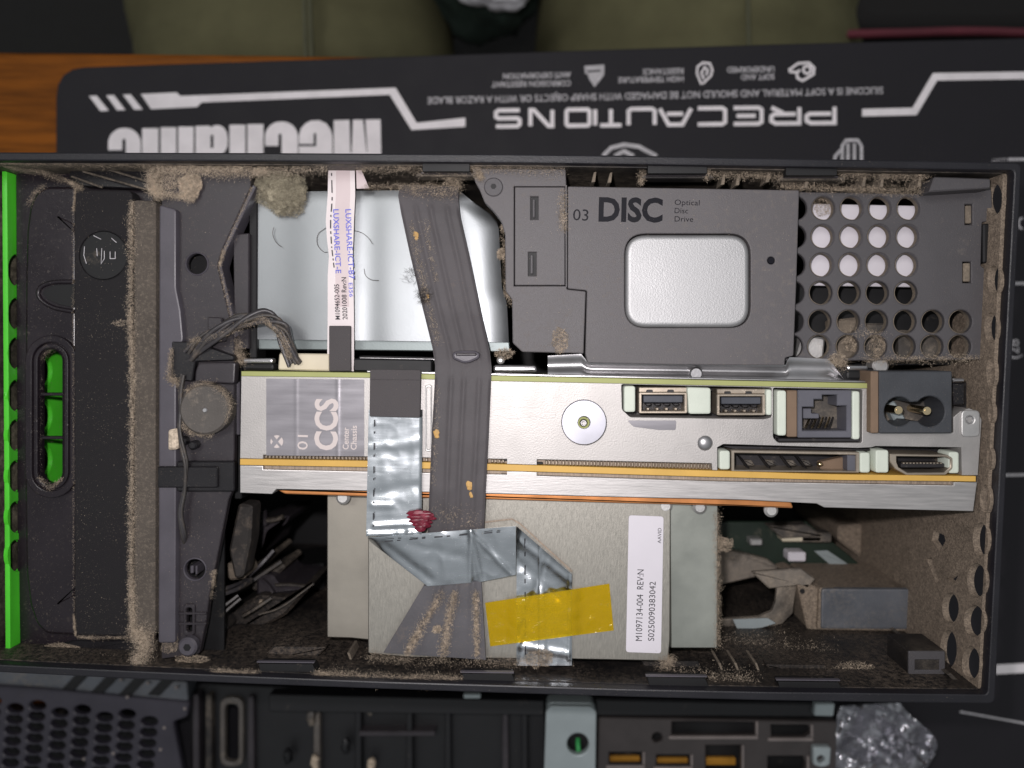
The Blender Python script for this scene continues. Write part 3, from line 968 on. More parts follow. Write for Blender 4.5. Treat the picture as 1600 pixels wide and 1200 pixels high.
# ---------------------------------------------------------------- fan block with foam
fb = thing('fan_block', 'matt black foam-covered fan block with a round embossed emblem', 'fan block', 160, 640, -40)
plate('block_cover', -11, 26, 'foam', [(115, 296), (207, 297), (207, 994), (116, 993)], fb, 2.2, 0.5, [circ(161, 399, 38, 40)], seg=2)
em = disc('emblem', 161, 399, -11.7, 38.5, 1.5, 'dark', fb, 40, 0.3)
strokes('emblem_mark', [[(132, 385), (131, 399), (135, 412)], [(151, 388), (152, 400)], [(159, 388), (158, 412), (163, 404), (163, 392)],
                        [(172, 393), (172, 404), (180, 404), (180, 393)], [(146, 368), (158, 374)], [(174, 372), (182, 379)]], 1.1, -11.6, 'print_dim', em)
plate('foam_strip', -9.5, 20, 'foam_dusty', [(208.5, 312), (244, 314), (243, 992), (209, 992)], fb, 0.8, 0.6, seg=2)

# ---------------------------------------------------------------- bracket beside the fan
fk = thing('fan_bracket', 'dark grey plastic bracket plate with screw holes between the fan block and silver chassis', 'bracket', 310, 640, -40)
edge_r = [(392, 292), (347, 390), (340, 415), (360, 500), (366, 530), (366, 700), (364, 765), (357, 780), (335, 892), (327, 930), (322, 970), (311, 1022)]
plate('bracket_plate', -8, 2.4, 'bracket', [(252, 262), (300, 258), (392, 262)] + edge_r + [(252, 1030)], fk, 0.6, 0.25,
      [circ(307, 412, 17, 24), circ(304, 890, 16, 24), R4(261, 785, 277, 849), round_poly(R4(289.5, 948, 300.5, 990), 4)])
plate('bracket_rail', -5.6, 3.4, 'rail', [(248.5, 322), (252, 320), (275, 327), (275, 450), (282, 485), (286, 530), (275, 560), (275, 780), (274, 1005), (247, 1005)], fk, 0.3, 0.5, seg=2)
plate('bracket_lip', -8.6, 6, 'rail', [(395, 288), (400, 292), (352, 395), (346, 416), (366, 500), (372, 524), (366, 528), (359, 500), (339.5, 416), (346, 391)], fk, 0.2, 0.2)
plate('hole_floor', -17, 1, 'dark', R4(255, 380, 350, 1030), fk, 0, 0.1)
for x, y in ((307, 412), (304, 890)):
    plate('hole_rim', -7.6, 1.6, 'rail', circ(x, y, 18.5, 28), fk, 0, 0.2, [circ(x, y, 16.3, 28)])
plate('hole_pin', -10, 5, 'rail', R4(297, 884, 302, 896), fk, 0.2, 0.2)
plate('hole_pin', -10, 5, 'rail', R4(305, 884, 308, 898), fk, 0.2, 0.2)
plate('slot_rim', -7.2, 1.4, 'bracket', round_poly(R4(286, 944, 304, 994), 6), fk, 0, 0.3, [round_poly(R4(290.5, 950, 299.5, 988), 4)])
for y in (959, 975):
    plate('slot_rib', -7.3, 1, 'bracket', R4(262, y - 2, 322, y + 2), fk, 0.1, 0.2)
bs = disc('round_boss', 319, 640, -3.2, 40, 5, 'boss', fk, 40, 0.7)
disc('boss_pin', 319.5, 641, -2.9, 4, 0.8, 'steel', bs, 12, 0.2)
plate('cable_clip', -4.6, 2.2, 'black', R4(246, 729, 340, 762), fk, 0.5, 0.3)
plate('clip_step', -5.6, 2, 'black', R4(276, 721, 366, 768), fk, 0.5, 0.3)
plate('bracket_tab', -4.6, 1.6, 'bracket', [(324, 495), (346, 496), (351, 533), (324, 536)], fk, 0.5, 0.3)
plate('bracket_block', -5.4, 2.5, 'black', [(268, 533), (303, 534), (366, 556), (366, 563), (305, 565), (300, 596), (266, 592)], fk, 0.5, 0.3)
plate('bracket_ledge', -5.0, 3, 'bracket', [(310, 567), (368, 566), (366, 600), (304, 597), (305, 580)], fk, 0.8, 0.5, seg=2)
for x, y, r in ((282, 690, 8), (300, 696, 7)):
    disc('bracket_stud', x, y, -5.0, r, 3, 'black', fk, 14, 0.4)
sc = disc('bracket_screw', 292, 1012, -4.5, 15, 2.5, 'rail', fk, 28, 0.6)
plate('screw_recess', -4.35, 0.4, 'dark', circ(292, 1012, 6, 6), sc, 0, 0.05)
plate('side_strip', -11, 8, 'bracket', [(364, 366), (389, 364), (389, 545), (366, 545)], fk, 0.4, 0.3)
plate('side_strip', -13, 8, 'dark', [(389, 330), (402, 300), (401, 560), (389, 560)], fk, 0.2, 0.3)
plate('side_strip', -10, 8, 'rail', R4(364, 596, 374, 680), fk, 0.2, 0.3)
plate('side_strip', -15, 8, 'dark', R4(366, 560, 377, 780), fk, 0.2, 0.3)

# ================================================================ silver power supply box
ps = thing('power_supply', 'silver zinc sheet metal box with softly rippled lid behind the ribbon cable', 'power supply', 600, 420, -75)
def psu_edge(v):
    rows = [(0, 402, 300, 716, 296), (0.08, 401, 320, 737, 314), (0.16, 400, 338, 765, 333), (0.22, 400, 352, 779, 350), (0.62, 399, 449, 784, 449),
            (0.72, 399, 474, 792, 474), (1, 398, 530, 795, 535)]
    return lerp_poly(rows, v)
def bump_(x, c, w):
    return math.exp(-((x - c) / w) ** 2)
def psu_top(u, v):
    _, xl, yl, xr, yr = psu_edge(v)
    x, y = xl + (xr - xl) * u, yl + (yr - yl) * u
    z = -13 - 0.7 / (1 + math.exp((x - 462) / 13.0)) - 0.45 * bump_(x, 578, 22) - 1.8 * max(0, (u - 0.90) / 0.10) ** 2 * (1 if v > .1 else .3)
    z -= 0.5 * max(0, 0.05 - v) / 0.05
    return P(x, y, z)
sheet('lid', psu_top, 120, 24, 1.0, 'psu', ps, 60)
plate('box_body', -15.5, 50, 'psu_edge', [(403, 303), (712, 300), (770, 345), (780, 450), (788, 530), (401, 533)], ps, 1, 0.3)
plate('box_flange', -15, 2, 'psu_edge', [(400, 526), (796, 534), (797, 550), (399, 546)], ps, 0.3, 0.3)
for x in (432, 470, 508, 590, 640):
    plate('flange_tooth', -13.8, 1, 'psu_edge', R4(x, 525 + (x - 400) * .02, x + 14, 529 + (x - 400) * .02), ps, 0.3, 0.2)
plate('box_foot', -17, 4, 'steel', [(560, 556), (700, 559), (700, 567), (560, 563)], ps, 0.3, 0.5)
plate('box_foot', -12, 4, 'steel', [(770, 570), (838, 571), (840, 582), (770, 582)], ps, 0.8, 0.8, seg=2)

# ---------------------------------------------------------------- optical drive
dv = thing('optical_drive', 'dark grey disc drive cover with round vent holes, printed DISC', 'disc drive', 1100, 430, -40)
DZ = -6.0
main = [(887, 291), (1249, 297), (1245, 430), (1240, 556), (1227, 559), (1226, 571), (1060, 570), (918, 567), (914.5, 553), (917, 454), (887, 451)]
panel_hole = round_poly(R4(976, 365, 1173, 512), 34, 8)
plate('cover', DZ, 3.6, 'drive', main, dv, 0.35, 0.3, [panel_hole, circ(1205, 407, 6, 16)], seg=2)
corner = [(738, 263), (884, 264), (885, 290), (885.5, 452), (915.5, 455), (912, 553), (905, 552), (816, 550), (801, 536), (800, 468), (790, 455),
          (789, 366), (783, 346), (771, 330), (757, 316), (749, 296), (742, 284)]
plate('corner_bracket', DZ - 0.3, 3.2, 'drive', corner, dv, 0.5, 0.3, [R4(803, 291, 884, 447), circ(771, 291, 4, 12)], seg=2)
ci = plate('corner_insert', DZ - 0.25, 3, 'drive', R4(804.3, 292.3, 882.7, 445.7), dv, 0.3, 0.2, [R4(829, 307, 841, 343), R4(825.5, 394, 838, 431)])
for x0, y0, x1, y1 in ((829, 307, 841, 343), (825.5, 394, 838, 431)):
    plate('insert_slot', DZ - 1.2, 1.5, 'dark', R4(x0 - 1, y0 - 1, x1 + 1, y1 + 1), ci, 0, 0.05)
    plate('slot_tongue', DZ - 0.3, 1.6, 'vent', R4(x0 + 3, y0 + 4, x1 - 5, y1 - 3), ci, 0.2, 0.2)
bsx = disc('bracket_screw', 771, 292, DZ + 0.15, 15, 1.0, 'vent', dv, 24, 0.3)
disc('screw_recess', 771, 291, DZ + 0.25, 4.5, 0.3, 'dark', bsx, 6, 0.05)
# stamped silver panel
pn = plate('stamped_panel', DZ + 0.9, 3.2, 'panel', round_poly(R4(977.5, 366.5, 1171.5, 511.5), 33, 8), dv, 0, 1.4, (), seg=6)
sk = disc('cover_screw', 1205, 407, DZ - 0.3, 6.5, 2, 'print_dark', dv, 14, 0.3)
text('number_print', '03', (895, 344), (919, 345), 17, DZ + 0.03, 'print_dark', dv, 0.0)
text('name_print', 'DISC', (935, 344.5), (1035, 346), 34, DZ + 0.03, 'print_dark', dv, 0.035)
text('small_print', 'Optical', (1054, 320), (1093, 321), 8, DZ + 0.03, 'print_dark', dv)
text('small_print', 'Disc', (1054, 333), (1075, 333.4), 8, DZ + 0.03, 'print_dark', dv)
text('small_print', 'Drive', (1054, 346), (1083, 346.6), 8, DZ + 0.03, 'print_dark', dv)
# vent plate
VZ = -10.2
cols = [1287, 1331.5, 1375.5, 1420, 1462, 1505]
rows_ = [(325, 4), (369, 4), (413.5, 4), (457.5, 4), (502.5, 6), (541.5, 6)]
vh, tubes = [], []
for r, (y, n) in enumerate(rows_):
    for c in range(n):
        x = cols[c] - r * 1.35 + (1.5 if c > 3 else 0)
        vh.append(circ(x, y, 18.6, 28))
        tubes.append((x, y))
for r, (y, n) in enumerate(rows_):
    vh.append(circ(1243 - r * 1.35, y, 18.6, 28))
vslots = [R4(1508, 319, 1520, 351), R4(1504.5, 409, 1518, 442)]
vpl = [(1216, 299), (1452, 303), (1460, 283), (1546, 284), (1550, 300), (1551, 345), (1535, 347), (1533, 415), (1541, 421), (1543, 562), (1216, 564)]
plate('vent_plate', VZ, 1.6, 'vent', vpl, dv, 0.4, 0.25, vh + vslots)
for x, y in tubes:
    plate('vent_hole', VZ - 0.5, 3.2, 'vent_tube', circ(x, y, 19.6, 28), dv, 0, 0.0, [circ(x, y, 18.1, 28)])
for x0, y0, x1, y1 in ((1508, 319, 1520, 351), (1504.5, 409, 1518, 442)):
    plate('slot_insert', VZ - 0.7, 1.2, 'vent_tube', R4(x0 + 1, y0 + 2, x1 - 2, y1 - 2), dv, 0.2, 0.2)
plate('drive_tray', -15.5, 1.2, 'label', [(1264, 318), (1462, 322), (1456, 449), (1262, 446)], dv, 1, 0.2)
plate('drive_floor', -26, 1.2, 'dark', [(1238, 440), (1550, 440), (1550, 570), (1235, 572)], dv, 1, 0.2)
plate('drive_block', -18, 8, 'chip', [(1350, 505), (1395, 505), (1392, 560), (1348, 560)], dv, 1, 0.6)
plate('drive_block', -18, 6, 'vent_tube', [(1300, 500), (1345, 495), (1345, 565), (1310, 570)], dv, 1, 0.6)
plate('drive_block', -16, 6, 'alu_dirty', [(1255, 522), (1290, 528), (1285, 575), (1240, 575)], dv, 1, 0.6)
plate('drive_block', -19, 6, 'chip', [(1405, 515), (1470, 520), (1470, 565), (1405, 565)], dv, 1, 0.6)
# polished tray edge below the cover
def tray_edge(u, v):
    top = lerp_poly([(0, 856, 556), (.10, 908, 553), (.14, 918, 566), (.80, 1228, 570), (.83, 1232, 558), (.95, 1296, 561), (1, 1318, 592)], u)
    x = top[1]
    yb_ = 586 + (x - 856) * 0.018
    y = top[2] + (max(yb_, top[2] + .5) - top[2]) * v
    return P(x, y, -9.6 - 1.2 * math.sin(v * math.pi) ** 2 + 0.5 * v)
sheet('tray_edge', tray_edge, 60, 12, 1.2, 'steel', dv, 60)
plate('tray_bar', -8.8, 1.2, 'steel', [(840, 586), (1330, 594.5), (1330, 597.5), (840, 589)], dv, 0, 0.3)
disc('tray_stud', 1088, 584, -8.6, 11, 1.5, 'steel', dv, 20, 0.5)

# ================================================================ center chassis
cc = thing('center_chassis', 'silver cast aluminium chassis block with sockets, grey CCS sticker and board edges', 'chassis', 950, 690, -60)
KZ = -5.0
def line(rows, x):
    return lerp_poly(rows, x)[1]
gtop = [(377, 580), (573, 582.5), (770, 587), (960, 591), (1160, 595), (1362, 599)]
gbot = [(377, 587.5), (573, 590), (770, 595), (960, 599), (1160, 603), (1362, 607)]
ytop = [(375, 717), (573, 720), (770, 725), (1100, 735), (1300, 741), (1525, 744)]
ybot = [(375, 726.5), (573, 730), (770, 735), (1100, 745), (1300, 750), (1525, 752.5)]
recess_usb = [(971, 600.5), (1206, 605.5), (1206, 652), (1195, 655), (985, 652), (972, 640)]
recess_eth = [(1208, 606), (1348, 608.5), (1347, 692), (1216, 692), (1208, 684)]
recess_exp = [(1121, 699), (1130, 694), (1340, 700), (1362, 699), (1368, 697), (1501, 699), (1502, 741), (1300, 739.6), (1122, 734.5)]
slot_a = [(411, 710.5), (792, 717.5), (792, 723.6), (411, 716.6)]
slot_b = [(839, 717.8), (1112, 724), (1112, 733.8), (839, 726.2)]
body = [(x, y) for x, y in gbot[:-1]] + [(1366, 607), (1366, 676), (1490, 676), (1490, 652), (1500, 643), (1514, 638), (1528, 643), (1534, 656), (1528, 742.8),
    (1503, 742.6), (1502, 699), (1368, 697), (1362, 699), (1340, 700), (1130, 694), (1121, 699), (1121, 735), (1113, 734.6), (1112, 724), (839, 717.8), (839, 726.4),
    (792, 725), (792, 717.3), (411, 710.5), (411, 717), (375, 716.2)]
plate('socket_block', KZ, 30, 'alu', body, cc, 0, 0.12, [recess_usb, recess_eth], 0.6, 2)
plate('recess_floor', -15, 2, 'port_black', R4(960, 598, 1510, 742), cc, 0, 0.1)
plate('recess_floor', KZ - 2.5, 2, 'channel', [(405, 708), (1115, 722), (1115, 735), (405, 718)], cc, 0, 0.1)
plate('green_board', KZ + 0.35, 30, 'pcb_edge', gtop + gbot[::-1], cc, 0, 0.1)
plate('board_trim', KZ - 0.8, 3, 'steel', [(x, y - 4) for x, y in gtop[1:]] + [(x, y - 0.3) for x, y in reversed(gtop[1:])], cc, 0, 0.2)
plate('amber_board', KZ + 0.45, 30, 'pcb_yellow', ytop + ybot[::-1], cc, 0, 0.1)
low_slot_a = [(411, 728.2), (792, 736.6), (792, 741.5), (411, 733.5)]
low_slot_b = [(839, 737.5), (1120, 746.5), (1490, 754), (1490, 758.5), (1120, 752), (839, 743)]
lowbar = [(375, 727), (411, 728), (411, 733.5), (792, 741.5), (792, 736.5), (839, 737.6), (839, 743), (1120, 752), (1490, 758.5), (1490, 753.4), (1527, 753.4),
    (1521, 799), (1288, 793), (1276, 787), (1160, 781), (960, 776.5), (770, 771.5), (573, 767), (432, 764.5), (425, 772), (375, 770)]
plate('milled_bar', KZ, 26, 'alu_bar', lowbar, cc, 0, 0.2, (), 0, 2)
plate('recess_floor', KZ - 1.6, 2, 'channel', [(405, 724), (1498, 750), (1498, 760), (405, 737)], cc, 0, 0.1)
for x0, x1, y in ((783, 792, 712.5), (839, 848, 718), (783, 792, 736), (839, 848, 738.5)):
    plate('slot_end', KZ - 0.7, 1.2, 'dark', [(x0, y + 4.4), (x1, y + 4.6), (x1, y + 7.5 if y < 730 else y + 4.9), (x0, y + 7.3 if y < 730 else y + 4.7)], cc, 0, 0.05)
plate('copper_plate', KZ - 2.2, 10, 'copper', [(430, 764), (770, 771), (1160, 780.5), (1236, 783), (1240, 794.5), (1160, 791), (960, 786), (770, 780.5), (573, 776), (445, 772)], cc, 0.2, 0.4, seg=2)
plate('under_strip', KZ - 5, 3, 'alu_dirty', [(755, 775), (785, 776), (785, 790), (755, 789)], cc, 0, 0.2)
# contact springs in the long slots
for i in range(66):
    x = 414 + i * 5.7
    if 572 < x < 660 or 668 < x < 765:
        continue
    y = 712 + (x - 411) * 0.0187
    plate('contact_spring', KZ - 0.5, 1, 'port_metal', [(x, y - 1.0), (x + 3.2, y - 1), (x + 3.2, y + 4.2), (x, y + 4.2)], cc, 0, 0.2)
for i in range(48):
    x = 852 + i * 5.4
    y = 719.5 + (x - 839) * 0.0235
    plate('contact_spring', KZ - 0.5, 1, 'port_metal', [(x, y - .5), (x + 3.0, y - .5), (x + 3.0, y + 6.2), (x, y + 6.2)], cc, 0, 0.2)
# sticker and its print
SZ = KZ + 0.12
def stk(u, v):
    x0, x1 = 416, 569
    y0, y1 = 591.5, 711.5
    x, y = x0 + (x1 - x0) * u, (y0 + 1.5 * u) + (y1 - y0) * v
    return P(x, y, SZ + 0.10 * bump_(x, 463, 2.5) + 0.14 * bump_(x, 528, 2.5) + 0.03 * math.sin(y * 0.21 + x * .1))
st = sheet('sticker', stk, 90, 20, 0.2, 'sticker', cc, 60)
sz = SZ + 0.17
text('sticker_number', '01', (480.5, 703), (481, 680), 16, sz, 'print_pale', st, 0.005)
text('sticker_name', 'CCS', (526, 704), (527, 623), 34, sz, 'print_pale', st, 0.032)
text('sticker_small_print', 'Center', (544.5, 702.5), (545, 668), 9, sz, 'print_pale', st, 0.02)
text('sticker_small_print', 'Chassis', (557, 703), (557.5, 665), 9, sz, 'print_pale', st, 0.02)
# round emblem with a crossed cut
cx0, cy0 = 432.5, 690
def wedge(a0, a1, r, off):
    m = math.radians((a0 + a1) / 2)
    ox, oy = cx0 + off * math.cos(m), cy0 + off * math.sin(m)
    out = [(ox, oy)]
    for i in range(9):
        a = math.radians(a0 + (a1 - a0) * i / 8)
        out.append((cx0 + r * math.cos(a), cy0 + r * math.sin(a)))
    return out
decal('sticker_emblem', [wedge(-42, 42, 10, 2.0), wedge(62, 118, 10, 3.5), wedge(242, 298, 10, 3.5), wedge(152, 208, 10, 6.0)], sz, 'print_pale', st)
# knurled disc, dimple, groove, scrape
kd = disc('thumb_disc', 912.5, 660, KZ + 1.6, 35.5, 4, 'disc', cc, 56, 0.25, 9)
plate('disc_ring', KZ + 1.5, 2, 'pcb_edge', circ(912, 661, 9.5, 20), kd, 0, 0.2, [circ(912, 661, 6.3, 20)])
disc('disc_core', 912, 661, KZ + 1.0, 6.2, 2, 'steel', kd, 16, 0.3, 2.6)
V, Fc = [], []
lump_geo(1101, 692, KZ - 0.6, 13, 13, 1.6, 0.0, V, Fc, 3, 0.0)
finish('dimple', V, Fc, 'steel', cc, 80)
plate('stamped_groove', KZ + 0.25, 0.6, 'alu_dirty', round_poly(R4(664, 601, 675, 706), 5), cc, 0, 0.2, [round_poly(R4(667, 605, 672.5, 702), 2.5)])
plate('scrape', KZ + 0.05, 0.08, 'alu', [(770, 641), (800, 636), (845, 637), (846, 643), (868, 644), (868, 653), (846, 654), (845, 650), (800, 655), (771, 648)], cc, 0.8, 0.03)
plate('tape_patch', KZ + 0.06, 0.1, 'sticker', [(980, 657), (1057, 657), (1056, 672), (1030, 672), (990, 667)], cc, 0.6, 0.03)
plate('corner_tab', KZ + 0.5, 2, 'alu_dirty', round_poly(R4(1502, 641, 1532, 683), 8), cc, 0, 0.4, [circ(1516, 656, 6, 14)], seg=2)
disc('tab_screw', 1516, 656, KZ + 0.2, 7, 1.5, 'steel', cc, 18, 0.4, 3)
# usb sockets
def usb(x0, y0, x1, y1):
    p = thing_part('usb_socket', cc)
    plate('socket_shell', KZ + 0.2, 9, 'port_metal', R4(x0, y0 + 8, x1, y1), p, 0.5, 0.2, [R4(x0 + 5, y0 + 12, x1 - 5, y1 - 4)])
    plate('socket_back', KZ - 1.5, 6, 'port_metal', R4(x0, y0, x1, y0 + 8), p, 0.3, 0.2)
    plate('socket_liner', KZ - 5, 2, 'port_black', R4(x0 + 4, y0 + 11, x1 - 4, y1 - 3), p, 0, 0.1)
    plate('socket_tongue', KZ - 0.7, 4, 'port_blue', R4(x0 + 7, y0 + 13, x1 - 7, y0 + 24), p, 0.2, 0.2)
    w = (x1 - x0 - 18) / 4
    for i in range(4):
        x = x0 + 9 + i * w
        plate('contact', KZ - 0.9, 3, 'port_black', [(x + 1, y0 + 25), (x + w - 3, y0 + 25), (x + w - 5, y0 + 29), (x + 3, y0 + 29)], p, 0.3, 0.2)
        plate('spring_tab', KZ - 1.0, 3, 'port_metal', R4(x + 3, y1 - 9, x + 8, y1 - 5), p, 0.2, 0.2)
    for x in (x0 + 12, x0 + 45):
        plate('socket_notch', KZ - 0.9, 1, 'port_black', R4(x, y0 + 4, x + 10, y0 + 8.5), p, 0.3, 0.1)
def thing_part(name, parent):
    return plate(name, KZ - 11, 2, 'port_black', R4(*PART_BASE[name]), parent, 0, 0.1)
PART_BASE = {'usb_socket': (1000, 612, 1070, 644)}
usb(998, 605, 1074, 646)
PART_BASE['usb_socket'] = (1122, 614, 1192, 646)
usb(1120, 607.5, 1196, 649)
# pale gaskets round the sockets
for q in (R4(975, 603, 993, 644), [(1073.5, 605), (1111, 606), (1111, 647), (1076, 647)], R4(1197, 608.5, 1206.5, 649),
          R4(1214, 610, 1229, 681), R4(1331.5, 611, 1344, 687), R4(1124, 704, 1141, 734), R4(1343.5, 707, 1360, 739),
          R4(1368, 703, 1389, 739), R4(1482, 706, 1499, 740)):
    plate('gasket', KZ + 0.1, 6, 'gasket', q, cc, 0.5, 0.5, seg=2)
# network socket
PART_BASE['network_socket'] = (1250, 615, 1328, 680)
en = thing_part('network_socket', cc)
opening = [(1254, 645), (1254, 636), (1272, 636), (1272, 624), (1285, 624), (1285, 617), (1308, 617), (1308, 634), (1323, 634), (1323, 673), (1254, 673)]
plate('socket_shell', KZ + 0.3, 10, 'port_grey', R4(1246.5, 609.5, 1331, 684), en, 0.4, 0.25, [opening])
plate('shell_band', KZ + 0.0, 8, 'brown', R4(1230, 610, 1246, 683), en, 0.3, 0.3)
plate('socket_back', KZ - 7, 1.5, 'chip', R4(1250, 612, 1328, 680), en, 0, 0.1)
for i in range(8):
    x = 1258 + i * 5.2
    tube('contact', PP((x, 668, KZ - 1.5), (x + 3, 662, KZ - 3), (x + 7, 652, KZ - 5.5)), 0.28, 'port_black' if i % 2 else 'brass', en, 6)
plate('latch_step', KZ - 2, 3, 'port_grey', [(1255, 638), (1268, 638), (1268, 646), (1280, 646), (1280, 654), (1255, 654)], en, 0.1, 0.2)
plate('socket_lip', KZ - 0.6, 2, 'port_black', R4(1216, 685, 1344, 690), cc, 0, 0.2)
# power inlet
pi_ = plate('power_inlet', -16, 3, 'port_black', R4(1368, 590, 1482, 672), cc, 0, 0.1)
fig8 = []
for i in range(19):
    a = math.radians(40 + 280 * i / 18)
    fig8.append((1405 + 23 * math.cos(a), 643 - 23 * math.sin(a)))
for i in range(19):
    a = math.radians(-140 + 280 * i / 18)
    fig8.append((1453 + 24 * math.cos(a), 643 - 24 * math.sin(a)))
plate('inlet_block', -1.6, 13, 'inlet', R4(1374, 580, 1488, 677), pi_, 0.3, 0.3, [fig8])
plate('inlet_flank', -2.0, 13, 'brown', R4(1361, 580, 1373.5, 677), pi_, 0.3, 0.3)
for x, y in ((1448.5, 642), (1404, 641)):
    q = P(x, y, -3.4)
    tube('contact_pin', [Vector((q.x, q.y, -15)), Vector((q.x, q.y, -8)), Vector((q.x, q.y, -4.0)), Vector((q.x, q.y, -3.3))], 1.15, 'brass', pi_, 14, taper=lambda t: 1.0 if t < .93 else 0.55)
plate('inlet_core', -13.0, 1, 'chip', R4(1380, 616, 1480, 668), pi_, 0, 0.1)
plate('inlet_core', -10.0, 3, 'pale_metal', [(1384, 632), (1398, 626), (1416, 655), (1400, 662)], pi_, 0.4, 0.4)
plate('cable_plug', -8, 14, 'black', R4(1489, 598, 1508, 633), cc, 0.4, 0.4)
plate('plug_band', -7.4, 2, 'steel', R4(1489, 591, 1508, 597), cc, 0.4, 0.4)
# expansion slot and video socket
ex = plate('expansion_socket', KZ - 9, 2, 'port_black', R4(1146, 706, 1340, 738), cc, 0, 0.1)
plate('socket_shell', KZ + 0.2, 9, 'port_metal', [(1142.5, 703), (1343, 706.5), (1343, 739), (1142.5, 737)], ex, 0.3, 0.2, [[(1148, 708), (1338, 711), (1338, 736.2), (1148, 734)]])
plate('socket_liner', KZ - 0.6, 7, 'port_grey', [(1324, 711), (1337.5, 711.5), (1337.5, 735.8), (1324, 735.4)], ex, 0.1, 0.1)
plate('socket_ramp', KZ - 4, 3, 'brown', [(1282, 722), (1323, 713), (1323, 735), (1282, 734)], ex, 0.1, 0.3)
for x in (1160, 1193, 1226, 1250):
    plate('contact', KZ - 2, 3, 'port_black', [(x - 6, 712), (x - 3, 712), (x + 12, 732), (x + 9, 732)], ex, 0.1, 0.2)
    plate('contact_pad', KZ - 3.4, 2, 'chip', [(x + 2, 719), (x + 14, 719), (x + 20, 728), (x + 8, 728)], ex, 0.2, 0.3)
V, Fc = [], []
lump_geo(1281, 725, KZ - 2.4, 5, 3.5, 0.8, 1.0, V, Fc, 2, 0.2)
finish('contact_tip', V, Fc, 'brass', ex, 80)
hd = plate('video_socket', KZ - 8, 2, 'port_black', R4(1398, 712, 1486, 738), cc, 0, 0.1)
hd_o = [(1391, 709), (1480, 710.5), (1489, 716), (1489, 732), (1478, 742.3), (1416, 742.5), (1399, 733), (1391, 722)]
hd_i = [(1401, 713), (1478, 714), (1485, 718), (1485, 730), (1475, 738.5), (1418, 738.5), (1404, 730), (1401, 722)]
plate('socket_shell', KZ + 0.5, 9, 'port_metal', hd_o, hd, 0.4, 0.2, [hd_i])
plate('socket_tongue', KZ - 1.5, 4, 'port_black', R4(1408, 724, 1476, 731), hd, 0.2, 0.2)
for i in range(12):
    plate('contact', KZ - 1.2, 1, 'port_metal', R4(1411 + i * 5.3, 722.5, 1414 + i * 5.3, 725), hd, 0, 0.1)
plate('recess_shade_bar', KZ - 2.2, 3, 'port_black', [(1128, 696.5), (1360, 701.5), (1360, 704.5), (1144, 702)], cc, 0, 0.2)  # black bar standing in for the shade along the recess's upper edge
# screw heads and connectors along the upper edge
def screw(px, py, z, rx, h, label_parent, m='steel', name='standoff'):
    return disc(name, px, py, z, rx, h, m, label_parent, 24, 0.6)
for x0, x1, y0, ym, y1, z in ((377, 428, 560, 568, 579, -8.5), (1322, 1359, 571, 579, 594, -9.5)):
    so = plate('standoff', z, 4, 'dark', R4(x0, ym, x1, y1), cc, 1.2, 0.8, seg=2)
    plate('standoff_head', z + 0.4, 3, 'steel', R4(x0 + 2, y0, x1 - 2, ym), so, 0.7, 0.6, seg=2)
screw(1377, 572, -11, 13, 5, cc, 'alu_dirty')
screw(782, 563, -9.5, 6, 5, cc, 'alu_dirty')
plate('board_connector', -8.5, 6, 'connector', [(436, 552), (515, 553), (515, 580), (434, 578)], cc, 0.5, 0.4)
plate('board_connector', -9.5, 6, 'dark', [(552, 560), (675, 562), (675, 582), (552, 580)], cc, 0.5, 0.4)
plate('board_connector', -10, 6, 'dark', [(1310, 574), (1366, 575), (1366, 598), (1310, 597)], cc, 0.5, 0.4)
# ================================================================ heat sink
hs = thing('heat_sink', 'grey brushed metal heat sink plate with white printed label below the copper strip', 'heat sink', 820, 900, -90)
HZ = -9.5
plate('fin_plate', HZ, 3, 'sink', [(575, 778), (760, 776), (1048, 786), (1047, 1000), (1044, 1033), (893, 1030), (757, 1029), (640, 1027), (575, 1021)], hs, 0.3, 0.3)
plate('flange', -14.5, 3, 'sink_side', [(511, 770), (578, 772), (578, 1000), (548, 997), (511, 996)], hs, 0.3, 0.3)
plate('flange', -12, 3, 'sink_blue', [(1046, 784), (1122, 789), (1121, 1013), (1048, 1013)], hs, 0.3, 0.3)
plate('fin_stack', -18, 70, 'dark', [(525, 790), (1115, 800), (1112, 1000), (525, 985)], hs, 0.3, 0.3)
for x, y in ((535, 777), (1094, 792), (1040, 790), (1206, 797)):
    disc('flange_screw', x, y + 1, -9.4, 11, 1.6, 'alu_dirty', hs, 20, 0.7)
lb = plate('label', HZ + 0.25, 0.2, 'label', [(982.5, 805), (1037, 807), (1033, 1021), (978, 1019)], hs, 0.9, 0.04)
lz = HZ + 0.3
text('label_print', 'M1097134-004  REV:N', (1003, 1001.5), (1006, 890), 10, lz, 'ink', lb)
text('label_print', 'S0250090383042', (1022, 1001.5), (1024.5, 909), 9.5, lz, 'ink', lb)
text('label_print', 'AAVID', (1033, 849), (1033.5, 825), 5.5, lz, 'ink', lb)

